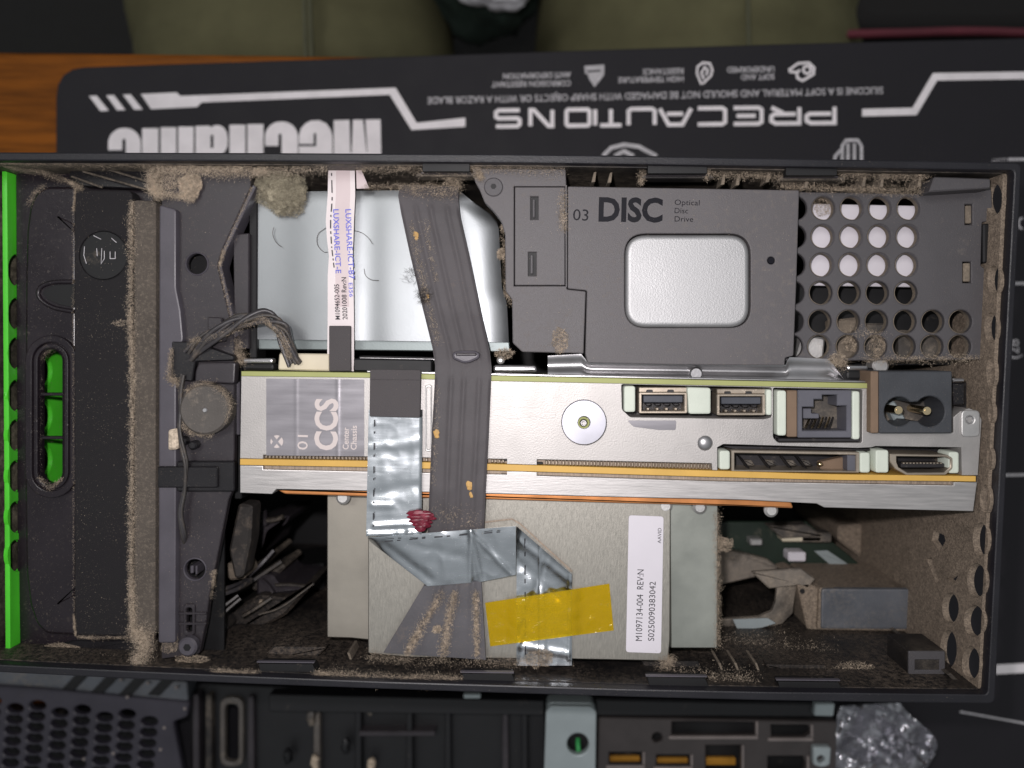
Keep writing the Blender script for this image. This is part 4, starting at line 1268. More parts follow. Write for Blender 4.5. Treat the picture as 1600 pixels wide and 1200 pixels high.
# ================================================================ white ribbon cable
rc = thing('ribbon_cable', 'white flat ribbon cable with blue and black lettering hanging over the silver box', 'ribbon cable', 532, 420, -14)
RCE = [(0, 513, 258, 554, 258), (.15, 512, 305, 555, 305), (.28, 509, 346, 553, 346), (.38, 511, 375, 552, 375), (.48, 514, 400, 551, 400), (.58, 512, 430, 552, 430),
       (.75, 512, 490, 553, 490), (1, 511, 580, 553, 580)]
def rc_z(v):
    return -10.2 + 1.6 * math.sin(v * 3.0) + 0.25 * math.sin(v * 22)
def rcf(u, v):
    _, xl, yl, xr, yr = lerp_poly(RCE, v)
    return P(xl + (xr - xl) * u, yl, rc_z(v) + 0.12 * math.sin(u * 3 + v * 14))
sheet('ribbon', rcf, 10, 50, 0.3, 'cable_white', rc, 60)
def rcm(u, v):
    q = rcf(0.30 + 0.52 * u, v * 0.72)
    return Vector((q.x, q.y, q.z + 0.06))
sheet('conductor_band', rcm, 6, 40, 0.05, 'cable_pink', rc, 60)
plate('ribbon_fold', -9.5, 0.4, 'cable_pink', [(556, 258), (563, 262), (577, 294), (557, 295)], rc, 0.2, 0.1)
zt = -8.0
pd = plate('cloth_pad', -7.7, 0.8, 'pad', [(514, 509), (548, 509), (548, 580), (514, 580)], rc, 0.3, 0.2)
def drape_text(name, s, a, b, hpx, m, bold=0.0):
    """print that follows the ribbon's surface"""
    o = text(name, s, a, b, hpx, zt, m, rc, bold)
    org = _org(rc)
    tab = [(-rcf(.5, k / 60).y, k / 60) for k in range(61)]
    for v in o.data.vertices:
        t_ = lerp_poly(tab, -(v.co.y / S + org.y))[1]
        v.co.z = (rc_z(t_) + 0.3 - org.z) * S
    return o
drape_text('blue_lettering', 'LUXSHARE-ICT-E', (519, 326), (524, 427), 8.5, 'print_blue', 0.008)
drape_text('blue_lettering', 'LUXSHARE-ICT-B7', (538, 326), (545, 436), 8.5, 'print_blue', 0.008)
drape_text('blue_lettering', 'E356', (544.5, 442), (545.5, 464), 6, 'print_blue')
drape_text('black_lettering', 'M1094652-005', (530, 499), (529.5, 444), 7.5, 'ink', 0.004)
drape_text('black_lettering', '20201008 Rev:N', (541.5, 499), (540.5, 433), 7.5, 'ink', 0.004)
def dash_line(name, pts, spec, w, zf, m, parent):
    """broken printed line along pixel points"""
    V, Fc = [], []
    for t0, t1 in spec:
        a, b = lerp_poly(pts, t0)[1:3], lerp_poly(pts, t1)[1:3]
        d = Vector((b[0] - a[0], b[1] - a[1]))
        d.normalize()
        n_ = Vector((-d.y, d.x)) * w / 2
        k = len(V)
        for x, y in ((a[0] + n_.x, a[1] + n_.y), (b[0] + n_.x, b[1] + n_.y), (b[0] - n_.x, b[1] - n_.y), (a[0] - n_.x, a[1] - n_.y)):
            V.append(tuple(P(x, y, zf(x, y))))
        Fc.append((k, k + 1, k + 2, k + 3))
    return finish(name, V, Fc, m, parent, 0)
spec = []
t = 0.02
i = 0
while t < 0.95:
    ln = (0.02, 0.09, 0.03, 0.08)[i % 4]
    spec.append((t, min(t + ln, 1)))
    t += ln + 0.03
    i += 1
dash_line('edge_dashes', [(0, 518, 266), (.2, 519, 310), (.45, 516, 350), (.7, 518, 385), (1, 522, 418)], spec, 1.7, lambda x, y: rc_z(lerp_poly([(-r_[2], r_[0]) for r_ in RCE][::-1], -y)[1]) + 0.3, 'ink', rc)

# ================================================================ rubber strap
sp = thing('rubber_strap', 'dusty dark grey ribbed rubber strap running down over the silver box and chassis', 'strap', 710, 560, -20)
SE = [(0, 625, 289, 717, 291, -10.5), (.04, 622, 306, 716, 312, -9.0), (.10, 627, 335, 719, 338, -8.6), (.20, 640, 395, 735, 408, -8.8), (.35, 660, 480, 752, 490, -8.5), (.48, 676, 545, 765, 548, -5.2),
      (.52, 680, 572, 768, 575, -3.9), (.58, 679, 600, 767, 602, -3.2), (.72, 674, 690, 763, 690, -2.8), (.88, 671, 765, 759, 765, -3.0), (1, 668, 833, 756, 830, -5.0)]
def st_prof(u, v):
    h = 0.0
    c1 = (.27 + .04 * v, .52, .80 - .02 * v)
    for c, a in zip(c1, (.55, .55, .5)):
        h += .75 * a * bump_(u, c, .045)
    h -= 0.5 * (bump_(u, 0, .03) + bump_(u, 1, .03))
    if .505 < v < .56:
        h *= 0.3
    return h * (0.25 if v < .07 else 1)
def spf(u, v):
    _, xl, yl, xr, yr, z = lerp_poly(SE, v)
    x, y = xl + (xr - xl) * u, yl + (yr - yl) * u
    return P(x, y, z + st_prof(u, v) + 0.12 * noise.noise(Vector((x * .05, y * .05, 0))))
sheet('strap_band', spf, 72, 110, 1.5, 'strap', sp, 40)
bt = plate('strap_button', -2.9, 2.6, 'rail', [(706, 552), (714, 548), (742, 548), (750, 552), (749, 560), (734, 567), (724, 568), (707, 561)], sp, 0.8, 0.7, seg=2)
plate('button_step', -2.6, 1.2, 'bracket', [(712, 551), (744, 551), (745, 556), (712, 556)], bt, 0.4, 0.3)
for x, y, r in ((682, 676, 6), (733, 757, 6), (650, 367, 5), (668, 462, 3), (736, 772, 4)):
    V, Fc = [], []
    zz = spf(.5, 0)[2]
    v = min(1, max(0, (y - 290) / 540))
    _, xl, yl, xr, yr, z = lerp_poly(SE, v if y > 560 else (y - 290) / 540 + .02)
    lump_geo(x, y, z + 0.2, r * .8, r * .9, 0.22, x * .1, V, Fc, 2, 0.5)
    lump_geo(x + 1, y + r, z + 0.2, r * .6, r * .5, 0.2, x * .3, V, Fc, 2, 0.5)
    finish('paint_spot', V, Fc, 'ochre', sp, 60)
# flared end under the foil
def flare(u, v):
    xl, yl = 662 + (599 - 662) * v, 915 + (1020 - 915) * v
    xr, yr = 752 + (759 - 752) * v, 908 + (1031 - 908) * v
    z = -7.0
    for c in (.30, .58, .86):
        z += 0.5 * bump_(u, c, .05)
    return P(xl + (xr - xl) * u, yl + (yr - yl) * u, z)
sheet('flared_end', flare, 44, 26, 1.2, 'strap_end', sp, 40)
fuzz('rib_dust', None, [(on_line([(690, 928, -6.3), (655, 985, -6.3), (636, 1022, -6.4)], 3.8, .1), 1500), (on_line([(711, 925, -6.3), (700, 975, -6.3), (692, 1026, -6.3)], 3.8, .1), 1500),
                        (on_line([(743, 925, -6.3), (745, 1026, -6.3)], 3, .1), 1200), (in_ell(683, 983, 7, 6, -6.4, .3), 260),
    (on_line([(642, 350, -8), (655, 410, -8), (668, 470, -8), (684, 540, -5.5)], 3.2, .25), 500), (on_line([(664, 345, -8), (682, 440, -8)], 3, .25), 160), (on_line([(632, 300, -9), (712, 304, -9)], 7, .2), 420), (on_line([(684, 600, -3), (678, 760, -2.8)], 2.5, .1), 160), (on_line([(670, 800, -3), (752, 815, -3.4)], 9, .2), 200)], 'dust', 31, (.3, 1.0), .05, .3, .6, parent=sp)

# ================================================================ foil cable
fc = thing('foil_cable', 'folded silver foil flat cable with black cloth pad beside the rubber strap', 'foil cable', 620, 740, -12)
def foil_noise(x, y, a=1.0, s=1.0):
    v = Vector((x * .022 * s, y * .022 * s, 1.3))
    r = noise.noise(v) * .5 + (1 - abs(noise.noise(v * 2.1 + Vector((3, 1, 0))))) * .45 + (1 - abs(noise.noise(Vector((x * .09 * s, y * .03 * s, 4.2))))) * .10
    return a * r
def seg_dist(x, y, a, b):
    A, B, q = Vector(a), Vector(b), Vector((x, y))
    t_ = max(0, min(1, (q - A).dot(B - A) / (B - A).length_squared))
    return (q - (A + (B - A) * t_)).length
def creases(x, y, lines):
    return sum(h * math.exp(-(seg_dist(x, y, a_, b_) / w) ** 2) for a_, b_, w, h in lines)
CR_B = [((736, 832), (752, 908), 5, .55), ((742, 838), (802, 900), 4.5, .5), ((600, 850), (672, 905), 7, -.5), ((690, 842), (700, 905), 9, .35), ((640, 850), (720, 870), 8, -.3)]
CR_C = [((812, 846), (890, 908), 6, .5), ((845, 880), (850, 1030), 5, .35), ((812, 880), (870, 935), 7, -.4), ((890, 900), (889, 1030), 3, .3), ((815, 1010), (885, 1022), 6, .45)]
CR_A = [((580, 700), (655, 690), 8, .22), ((590, 770), (650, 760), 9, -.25), ((583, 790), (610, 790), 5, .3), ((585, 822), (655, 818), 4, .45), ((600, 720), (610, 800), 9, .15)]
def foil_a(u, v):
    xl, yl, xr, yr = 576 - 4 * v, 640, 660 - 1.5 * v, 640
    x, y = xl + (xr - xl) * u, 640 + 198 * v - 3 * u * v
    z = -3.75 + 0.32 * foil_noise(x, y) + creases(x, y, CR_A) + 0.35 * max(0, u - .96) / .04 * 1 + .5 * bump_(v, .985, .02)
    if v > .9:
        z += 0.5 * (v - .9) * 10 * noise.noise(Vector((x * .09, 2, y * .02)))
    return P(x, y, z)
sheet('foil_band', foil_a, 44, 80, 0.25, 'foil', fc, 60)
plate('cloth_pad', -2.3, 1.0, 'pad', [(578, 577), (657.5, 578), (656, 653), (577, 651)], fc, 0.4, 0.3, seg=2)
plate('pad_seam', -2.2, 0.3, 'pad', [(578, 592), (657, 593), (657, 594.5), (578, 593.5)], fc, 0, 0.1)
spec = [(i_ * .1 + .01, i_ * .1 + (.03 if i_ % 2 else .07)) for i_ in range(10)]
dash_line('edge_dashes', [(0, 585, 654), (1, 583, 836)], spec, 1.8, lambda x, y: -2.85, 'ink', fc)
# the diagonal fold
def foil_b(u, v):
    top = Vector((574 + (806 - 574) * u, 840 + (822 - 840) * u))
    bot = lerp_poly([(0, 578, 846), (.4, 668, 916), (.75, 752, 909), (1, 806, 898)], u)
    bot = Vector((bot[1], bot[2]))
    q = top.lerp(bot, v)
    z = -3.5 - 3.0 * v ** 1.4 + 0.75 * foil_noise(q.x, q.y, 1.0, .8) + creases(q.x, q.y, CR_B) - 1.0 * bump_(q.x, 760 - 24 * (v - .5), 16) * (v * .8 + .2) + .5 * bump_(q.x, 735, 4)
    return P(q.x, q.y, z)
sheet('folded_corner', foil_b, 120, 60, 0.25, 'foil', fc, 60)
spec = [(i_ * .09 + .05, i_ * .09 + (.075 if i_ % 2 else .11)) for i_ in range(10)]
dash_line('edge_dashes', [(0, 590, 847), (1, 806, 829)], spec, 1.8, lambda x, y: -2.9, 'ink', fc)
def foil_c(u, v):
    xl, xr = 807, 893.5
    x = xl + (xr - xl) * u
    yt_ = 822 + 75 * u
    y = yt_ + (1040 - yt_) * v
    z = -8.9 + 0.55 * foil_noise(x, y, 1.0, .9) + creases(x, y, CR_C) + 2.6 * max(0, 1 - v * 4) ** 1.5 - .6 * bump_(u + v * .7, .62, .07) + .25 * bump_(u, .42, .02)
    return P(x, y, z)
sheet('foil_tail', foil_c, 60, 110, 0.25, 'foil', fc, 60)
spec = [(i_ * .11 + .01, i_ * .11 + (.045 if i_ % 2 else .085)) for i_ in range(9)]
dash_line('edge_dashes', [(0, 820, 840), (1, 821, 1030)], spec, 1.8, lambda x, y: foil_c((x - 807) / 86.5, max(0, (y - 834) / 206)).z + 0.12, 'ink', fc)
strokes('copper_edge', [[(757, 816), (800, 811), (812, 818), (894, 893)]], 2.6, -8.9, 'channel', fc)

tp = thing('adhesive_tape', 'translucent yellow film tape stuck across the foil tail and heat sink', 'tape', 858, 960, -9)
def tpf(u, v):
    a = Vector((758, 942)).lerp(Vector((952, 912)), u)
    b = Vector((766, 1010)).lerp(Vector((959, 985)), u)
    q = a.lerp(b, v)
    d = 1 / (1 + math.exp((q.x - 902) / 4.5)) * 1 / (1 + math.exp(-(q.x - 798) / 4.5))
    return P(q.x, q.y, -9.2 + 1.5 * d + 0.16 * noise.noise(Vector((q.x * .08, q.y * .08, 2))))
sheet('tape_film', tpf, 70, 20, 0.08, 'tape', tp, 60)
wx = thing('wax_blob', 'dark red ridged wax blob at the foil edge beside the strap', 'wax blob', 657, 814, -5)
V, Fc = [], []
for k_ in range(5):
    lump_geo(657 + (k_ % 2) * 2 - 1, 803 + k_ * 5.5, -2.75, (19, 21, 18, 14, 9)[k_], 6.5, 0.7, 2.0 + k_ * .2, V, Fc, 3, 0.32)
finish('blob', V, Fc, 'red', wx, 50)

# ================================================================ wire bundles
def strand_bundle(th, path, n, spread, r, m, seed, px=True):
    rnd = random.Random(seed)
    for k in range(n):
        ph, am = rnd.uniform(0, 6.3), spread * rnd.uniform(.3, 1)
        pts = []
        for i, p in enumerate(path):
            a = ph + i * 0.9
            q = P(*p)
            pts.append(q + Vector((math.cos(a) * am, math.sin(a) * am, math.sin(a * 1.3) * am * .5)))
        tube('strand', pts, r * rnd.uniform(.8, 1.2), m[k % len(m)], th, 7, sub=5)
wb = thing('wire_bundle', 'dusty black twisted wire bundle arching from the bracket to the cream connector', 'wire bundle', 410, 510, -14)
strand_bundle(wb, [(292, 560, -6), (318, 535, -4.5), (346, 517, -4.0), (377, 500, -4), (410, 494, -4.5), (436, 506, -5), (446, 532, -6), (459, 565, -7.5)], 12, 2.1, .6, ('wire', 'wire_grey', 'wire'), 5)
w2 = thing('fan_lead', 'thin dusty fan lead passing beside the round boss and into the square hole', 'wire', 285, 700, -14)
strand_bundle(w2, [(286, 585, -5), (282, 610, -4.6), (281, 640, -4.6), (280, 672, -4.2), (286, 705, -4.0), (291, 728, -4.2), (289, 765, -5), (282, 800, -5), (287, 835, -6.5), (289, 848, -9)], 4, .9, .5, ('wire_grey', 'wire'), 9)
plate('lead_collar', -3.6, 3, 'dust_pale', [(262, 672), (277, 669), (278, 702), (262, 704)], w2, 0.6, 0.5)
w3 = thing('wire_tail', 'short twisted wire tail dangling below the lower end of the bracket', 'wire', 345, 940, -40)
strand_bundle(w3, [(325, 935, -14), (345, 925, -20), (370, 915, -26), (388, 905, -34)], 4, 1.5, .7, ('wire_grey', 'wire'), 12)

# ================================================================ inside the open lower bay
def bay(name, label, cat, parts, px, py, z):
    t_ = thing(name, label, cat, px, py, z)
    for nm, zz, th, m, pts, bev in parts:
        plate(nm, zz, th, m, pts, t_, 0.6, bev)
    return t_
bay('plastic_guide', 'pale grey upright plastic guide deep in the dark bay below the bracket', 'guide',
    [('guide_rail', -26, 8, 'wire_grey', [(372, 787), (394, 790), (391, 845), (379, 902), (366, 905), (357, 860)], .8),
     ('guide_foot', -34, 12, 'vent_tube', [(352, 880), (378, 884), (384, 905), (356, 908)], .8)], 375, 860, -70)
bm_ = bay('bay_moulding', 'dust-topped black plastic moulding with angled struts in the lower bay', 'moulding',
    [('strut', -62, 30, 'bracket', [(400, 812), (452, 806), (446, 820), (420, 830), (410, 868)], .8),
     ('strut', -55, 20, 'wall', [(392, 888), (424, 862), (430, 868), (398, 902)], .8),
     ('strut', -50, 20, 'wall', [(388, 912), (440, 880), (446, 888), (396, 926)], .8),
     ('strut', -45, 26, 'bracket', [(400, 902), (425, 898), (434, 914), (480, 918), (478, 926), (400, 934)], 1.0),
     ('strut', -40, 26, 'wall_lo', [(355, 958), (404, 930), (446, 936), (494, 908), (446, 962), (408, 982), (350, 1000)], 1.0),
     ('strut', -30, 16, 'bracket', [(330, 962), (340, 960), (356, 1010), (342, 1018)], 1.0),
     ('strut', -30, 8, 'wall', [(338, 963), (345, 965), (356, 982), (352, 988)], .5),
     ('strut', -24, 6, 'wall', [(338, 1026), (412, 1014), (414, 1018), (340, 1033)], .5),
     ('strut', -80, 30, 'dark', [(370, 900), (505, 880), (505, 990), (370, 1000)], 1.0)], 430, 930, -110)
for i, (x, y, z, r) in enumerate(((408, 943, -38, 2), (406, 1004, -30, 2.5))):
    V, Fc = [], []
    lump_geo(x, y, z, r, r * (3 if i < 2 else 1), 2, i + 1.5, V, Fc, 3, 0.5)
    finish('dust_heap', V, Fc, 'dust' if i != 3 else 'bracket', bm_, 60)
for pts, r, m in (([(412, 797, -58), (413, 808, -58), (416, 820, -58)], 1.20, 'bracket'), ([(408, 814, -58), (428, 812, -58), (442, 808, -58)], 0.98, 'wall'), ([(428, 860, -50), (410, 880, -48), (388, 900, -44)], 0.90, 'bracket'),
                  ([(440, 877, -50), (416, 893, -48), (384, 915, -44)], 0.98, 'wall'), ([(430, 914, -42), (452, 913, -44), (482, 916, -46)], 0.60, 'wall'), ([(410, 905, -40), (420, 914, -39), (428, 926, -38)], 0.68, 'bracket'),
                  ([(380, 962, -34), (400, 950, -34), (424, 934, -36)], 0.75, 'wall'), ([(404, 960, -34), (440, 948, -36), (490, 912, -40)], 0.38, 'wall'),
                  ([(372, 930, -24), (352, 945, -22), (330, 958, -20)], 0.68, 'wire_grey'), ([(376, 935, -26), (356, 952, -24), (338, 968, -22)], 0.68, 'wire_grey')):
    tube('moulding_rib', PP(*pts), r, m, bm_, 6, squash=1.4)
# boards and bracket at the lower right
cb = thing('circuit_board', 'dusty green circuit board deep in the bay beside the heat sink', 'circuit board', 1250, 870, -110)
plate('board_sheet', -78, 2, 'board', [(1100, 815), (1260, 815), (1330, 870), (1390, 925), (1240, 928), (1180, 880), (1100, 850)], cb, 0.5, 0.3)
for z, m, q in ((-70, 'chip', [(1200, 822), (1262, 820), (1286, 838), (1222, 842)]), (-73, 'alu_dirty', R4(1172, 842, 1192, 853)),
                (-70, 'label', R4(1232, 863, 1260, 878)), (-71, 'chip', R4(1252, 833, 1300, 848)), (-71, 'connector', [(1222, 838), (1284, 838), (1284, 847), (1222, 847)])):
    plate('board_chip', z, 6, m, q, cb, 0.4, 0.5)
plate('board_label', -77.3, 0.3, 'pale_metal', [(1272, 861), (1293, 860), (1326, 882), (1298, 883)], cb, 0.3, 0.1)
plate('board_shield', -70, 3, 'steel_dusty', [(1118, 862), (1146, 861), (1200, 874), (1218, 888), (1190, 900), (1118, 916)], cb, 0.6, 0.5)
br = thing('metal_bracket', 'bent dusty steel bracket with folded tab beside the slate grey box', 'bracket', 1220, 930, -80)
def bent(u, v):
    path = [(0, 1116, 984), (.35, 1190, 983), (.55, 1222, 974), (.7, 1238, 958), (.85, 1241, 935), (1, 1246, 905)]
    _, x, y = lerp_poly(path, v)
    ins = lerp_poly([(0, 1116, 968), (.35, 1186, 964), (.55, 1206, 955), (.7, 1212, 940), (.85, 1214, 920), (1, 1214, 902)], v)
    return P(x + (ins[1] - x) * u, y + (ins[2] - y) * u, -52 + 2.0 * math.sin(u * 1.6))
sheet('bent_strip', bent, 12, 40, 1.6, 'steel_dusty', br, 60)
plate('bracket_tab', -49, 1.6, 'steel_dusty', [(1174, 894), (1252, 888), (1275, 905), (1262, 920), (1248, 914), (1240, 916), (1202, 920)], br, 0.4, 0.4)
plate('bracket_label', -49.2, 0.4, 'pale_metal', [(1145, 968), (1200, 966), (1213, 974), (1190, 981), (1153, 985)], br, 0.3, 0.1)
sb = thing('memory_slot_box', 'slate grey metal slot box with dusty side in the lower bay', 'slot box', 1360, 950, -80)
plate('box_body', -47, 34, 'wall_end', [(1281, 919), (1450, 921), (1441, 988), (1278, 985)], sb, 0.4, 0.6)
plate('box_lid', -46.4, 2, 'slate_box', [(1284, 920), (1449, 921), (1441, 984), (1283, 983)], sb, 1.0, 0.6, seg=2)
plate('box_cheek', -49, 26, 'wall_end', [(1246, 914), (1262, 910), (1284, 922), (1280, 990), (1262, 984)], sb, 0.6, 0.6)
disc('cheek_hole', 1254, 924, -48.8, 4, 0.6, 'dark', sb, 14, 0.1)
pc = thing('corner_panel', 'sloping dust-caked plastic panel against the vented end wall', 'panel', 1400, 880, -120)
plate('panel_slab', -86, 50, 'wall_end', [(1310, 822), (1440, 812), (1452, 862), (1380, 872), (1420, 900), (1400, 912), (1310, 845)], pc, 0.6, 1.0)

# ================================================================ parts lying on the mat below the case
gs = thing('grille_shell', 'violet grey plastic shell with rows of round holes lying below the case corner', 'grille', 130, 1150, MZ)
GZ = -112
holes = []
for c in range(-2, 9):
    for r in range(0, 12):
        x = -12 + c * 35 + r * -1.5
        y = 1096 + r * 17 + c * 3.4 + (8 if c % 2 else 0)
        if x < 250:
            holes.append(circ(x, y, 13.5, 14, 8.0))
plate('grille_face', GZ, 3, 'grille', [(-160, 1062), (60, 1076), (295, 1098), (292, 1120), (270, 1128), (295, 1260), (310, 1330), (-160, 1330)], gs, 1, 0.5, holes)
plate('grille_side', GZ - 2, 37, 'slate_box', [(-160, 1040), (60, 1048), (292, 1066), (294, 1097), (60, 1076), (-160, 1060)], gs, 1, 0.5)
plate('grille_back', -136, 10, 'dark', [(-120, 1110), (250, 1120), (260, 1280), (-120, 1280)], gs, 1, 0.5)
for x in (98, 148, 195, 240):
    plate('side_slit', GZ - 1.2, 1.5, 'dark', [(x + 22, 1052), (x + 42, 1053), (x + 8, 1088), (x - 10, 1086)], gs, 0.5, 0.2)
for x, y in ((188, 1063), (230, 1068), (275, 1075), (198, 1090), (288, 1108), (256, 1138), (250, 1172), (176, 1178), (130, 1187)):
    disc('painted_glint', x, y, GZ + 0.4, 2.6, 1, 'plate_lip', gs, 10, 0.3)  # taupe dots imitating glints of light on the grille
cf = thing('chassis_frame', 'matt black plastic inner frame with ribs and oval slot lying below the case', 'frame', 560, 1160, MZ)
plate('frame_sheet', -122, 3, 'frame_black', [(296, 1068), (852, 1090), (850, 1330), (300, 1330)], cf, 1, 0.5, [round_poly(R4(351, 1102, 372, 1191), 10)])
plate('oval_rim', -119.5, 3, 'boss', round_poly(R4(343, 1090, 380, 1199), 16), cf, 0, 0.8, [round_poly(R4(351, 1100, 372, 1191), 10)], seg=2)
for x, m, z in ((326, 'wall', -118), (306, 'bracket', -116), (392, 'bracket', -119), (495, 'boss', -118), (560, 'frame_black', -118), (640, 'frame_black', -117), (700, 'frame_black', -118), (790, 'bracket', -118), (820, 'frame_black', -117)):
    plate('frame_rib', z, 5, m, [(x - 5, 1075 + x * .035), (x + 4, 1075 + x * .035), (x + 6, 1320), (x - 6, 1320)], cf, 0.4, 0.4)
plate('frame_bar', -116, 6, 'bracket', R4(560, 1143, 680, 1151), cf, 0.4, 0.4)
plate('frame_bar', -108, 6, 'frame_black', [(420, 1085), (850, 1095), (850, 1118), (420, 1112)], cf, 0.4, 0.4)
plate('frame_tab', -100, 3, 'pale_metal', R4(724, 1085, 751, 1092), cf, 0.5, 0.4)
for x, y, m in ((486, 1120, 'chip'), (492, 1190, 'dust'), (578, 1105, 'chip'), (540, 1165, 'frame_black'), (580, 1195, 'dust'), (450, 1180, 'frame_black')):
    V, Fc = [], []
    lump_geo(x, y, -117, 7, 14, 2, x * .01, V, Fc, 2, 0.4)
    finish('frame_boss', V, Fc, m, cf, 60)
mb = thing('mounting_strap', 'pale grey metal strap with a round hole lying on the black frame below the case', 'metal strap', 890, 1150, -122)
plate('strap_plate', -104, 3, 'pale_metal', [(853, 1112), (860, 1103), (924, 1104), (932, 1112), (929, 1330), (846, 1330)], mb, 1, 0.6, [circ(903, 1163, 17, 26)], seg=2)
plate('strap_bend', -106, 8, 'pale_metal', [(854, 1103), (860, 1097), (924, 1098), (931, 1106), (931, 1118), (853, 1117)], mb, 1, 1.0, seg=2)
plate('strap_underlay', -112, 1, 'dark', R4(870, 1130, 930, 1190), mb, 1, 0.1)
tube('green_peg', PP((903, 1155, -110), (903, 1162, -108), (904, 1174, -106)), 1.1, 'green_dark', mb)
pp = thing('port_plate', 'brown black port cover plate with rectangular openings and amber strips behind', 'port plate', 1110, 1160, MZ)
ops = [R4(1050, 1128, 1180, 1150), [(1205, 1133), (1262, 1133), (1266, 1139), (1266, 1148), (1258, 1153), (1206, 1153)], R4(952, 1176, 1003, 1196), R4(1026, 1180, 1078, 1198),
       R4(1103, 1165, 1158, 1212), [(1200, 1182), (1255, 1182), (1260, 1195), (1255, 1212), (1200, 1212)], circ(1027, 1153, 8, 14)]
plate('plate_sheet', -112, 3, 'plate_brown', [(935, 1122), (1308, 1128), (1304, 1330), (930, 1330)], pp, 1, 0.5, ops)
plate('plate_lip_bar', -108, 5, 'frame_black', [(930, 1092), (1274, 1099), (1274, 1121), (930, 1119)], pp, 0.8, 0.8)
for o_ in ops[:6]:
    xs, ys = [p[0] for p in o_], [p[1] for p in o_]
    plate('opening_lip', -111.2, 1.4, 'plate_lip', R4(min(xs) - 5, max(ys) + 1, max(xs) + 5, max(ys) + 5.5), pp, 0.2, 0.3)
    plate('opening_lip', -111.2, 1.4, 'plate_lip', R4(max(xs) + 1.5, min(ys), max(xs) + 5, max(ys)), pp, 0.2, 0.3)
plate('plate_backing', -124, 1.5, 'dark', R4(935, 1120, 1300, 1300), pp, 0, 0.1)
for q in (R4(945, 1183, 1000, 1191), R4(1020, 1186, 1075, 1194), R4(1098, 1185, 1150, 1196)):
    plate('amber_strip', -121, 2, 'amber', q, pp, 0.2, 0.3)
plate('plate_clip', -105, 3, 'pale_metal', [(1274, 1100), (1305, 1100), (1303, 1120), (1272, 1119)], pp, 0.6, 0.5)
plate('plate_clip', -109, 3, 'pale_metal', [(1271, 1168), (1299, 1168), (1297, 1196), (1285, 1200), (1271, 1196)], pp, 1.2, 0.5, [circ(1283, 1187, 6, 14)])
ab = thing('antistatic_bag', 'crumpled translucent silver shielding bag beside the port plate', 'bag', 1385, 1160, MZ)
def bagf(u, v):
    a = Vector((1309, 1104)).lerp(Vector((1400, 1098)), u)
    b = Vector((1296, 1290)).lerp(Vector((1456, 1290)), u)
    q = a.lerp(b, v)
    if u > .5:
        q.x += 46 * bump_(v, .32, .22) * (u - .5) * 2
    h = 12 * noise.noise(Vector((q.x * .011, q.y * .016, .7))) + 6 * abs(noise.noise(Vector((q.x * .03 + q.y * .02, q.y * .012, 5)))) - 5 * abs(noise.noise(Vector((q.x * .02 - q.y * .035, q.y * .02, 2)))) + 1.5 * abs(noise.noise(Vector((q.x * .09, q.y * .07, 3)))) 
    return P(q.x, q.y, -126 + h)
sheet('film', bagf, 70, 70, 0.3, 'bag', ab, 40)

# ================================================================ dust and lint
fuzz('dust', 'thick tan dust fringe along the edge of the dusty foam strip', [
    (on_line([(206, 315, -9.5), (204, 480, -9.5), (207, 600, -9.5), (206, 760, -9.5), (205, 900, -9.5), (208, 990, -9.5)], 3.4, .5), 9000),
    (on_line([(210, 990, -9.3), (226, 996, -9.3), (226, 1015, -7), (212, 1040, -4)], 7, .6), 3600),
    (in_ell(188, 505, 12, 5, -10.3, .4), 120)], 'dust_pale', 21, (.25, .9), .035, .6, .55)
fuzz('dust', 'matted tan dust drift along the upper wall over the bracket', [
    (on_line([(236, 262, -5), (285, 264, -5), (340, 266, -5), (395, 264, -5)], 7, .6), 4200), (on_line([(236, 270, -6), (238, 295, -6.5), (250, 305, -6.5)], 5, .6), 2200),
    (in_ell(297, 290, 18, 20, -7, 2.2), 3200), (on_line([(250, 303, -6.8), (280, 306, -6.8), (300, 310, -6.8)], 4, .5), 1000), (in_ell(262, 282, 20, 16, -7, .8), 900),
    (on_line([(395, 270, -6), (420, 265, -6), (510, 262, -4)], 6, .6), 1700)], 'dust_pale', 22, (.25, 1.0), .035, .6, .5)
V, Fc = [], []
lump_geo(297, 289, -7.7, 15, 18, 1.3, 4.4, V, Fc, 4, .2)
tag(finish('dust', V, Fc, 'dust_pale', None, 80), 'round compact dust ball on the bracket near the upper wall', 'dust', kind='stuff')
fuzz('dust', 'greenish grey lint ball caught at the corner of the silver box', [
    (in_ell(442, 300, 40, 36, -12, 5), 5500), (in_ell(425, 285, 30, 22, -11, 5), 1800), (in_ell(455, 325, 22, 14, -12.6, 2), 700)], 'fluff_grey', 23, (.5, 1.8), .035, .8, .2, .7)
V, Fc = [], []
lump_geo(440, 297, -12.5, 31, 26, 3.2, 8.4, V, Fc, 4, .55)
tag(finish('dust', V, Fc, 'fluff_grey', None, 80), 'dense core of the greenish lint ball at the silver box corner', 'dust', kind='stuff')
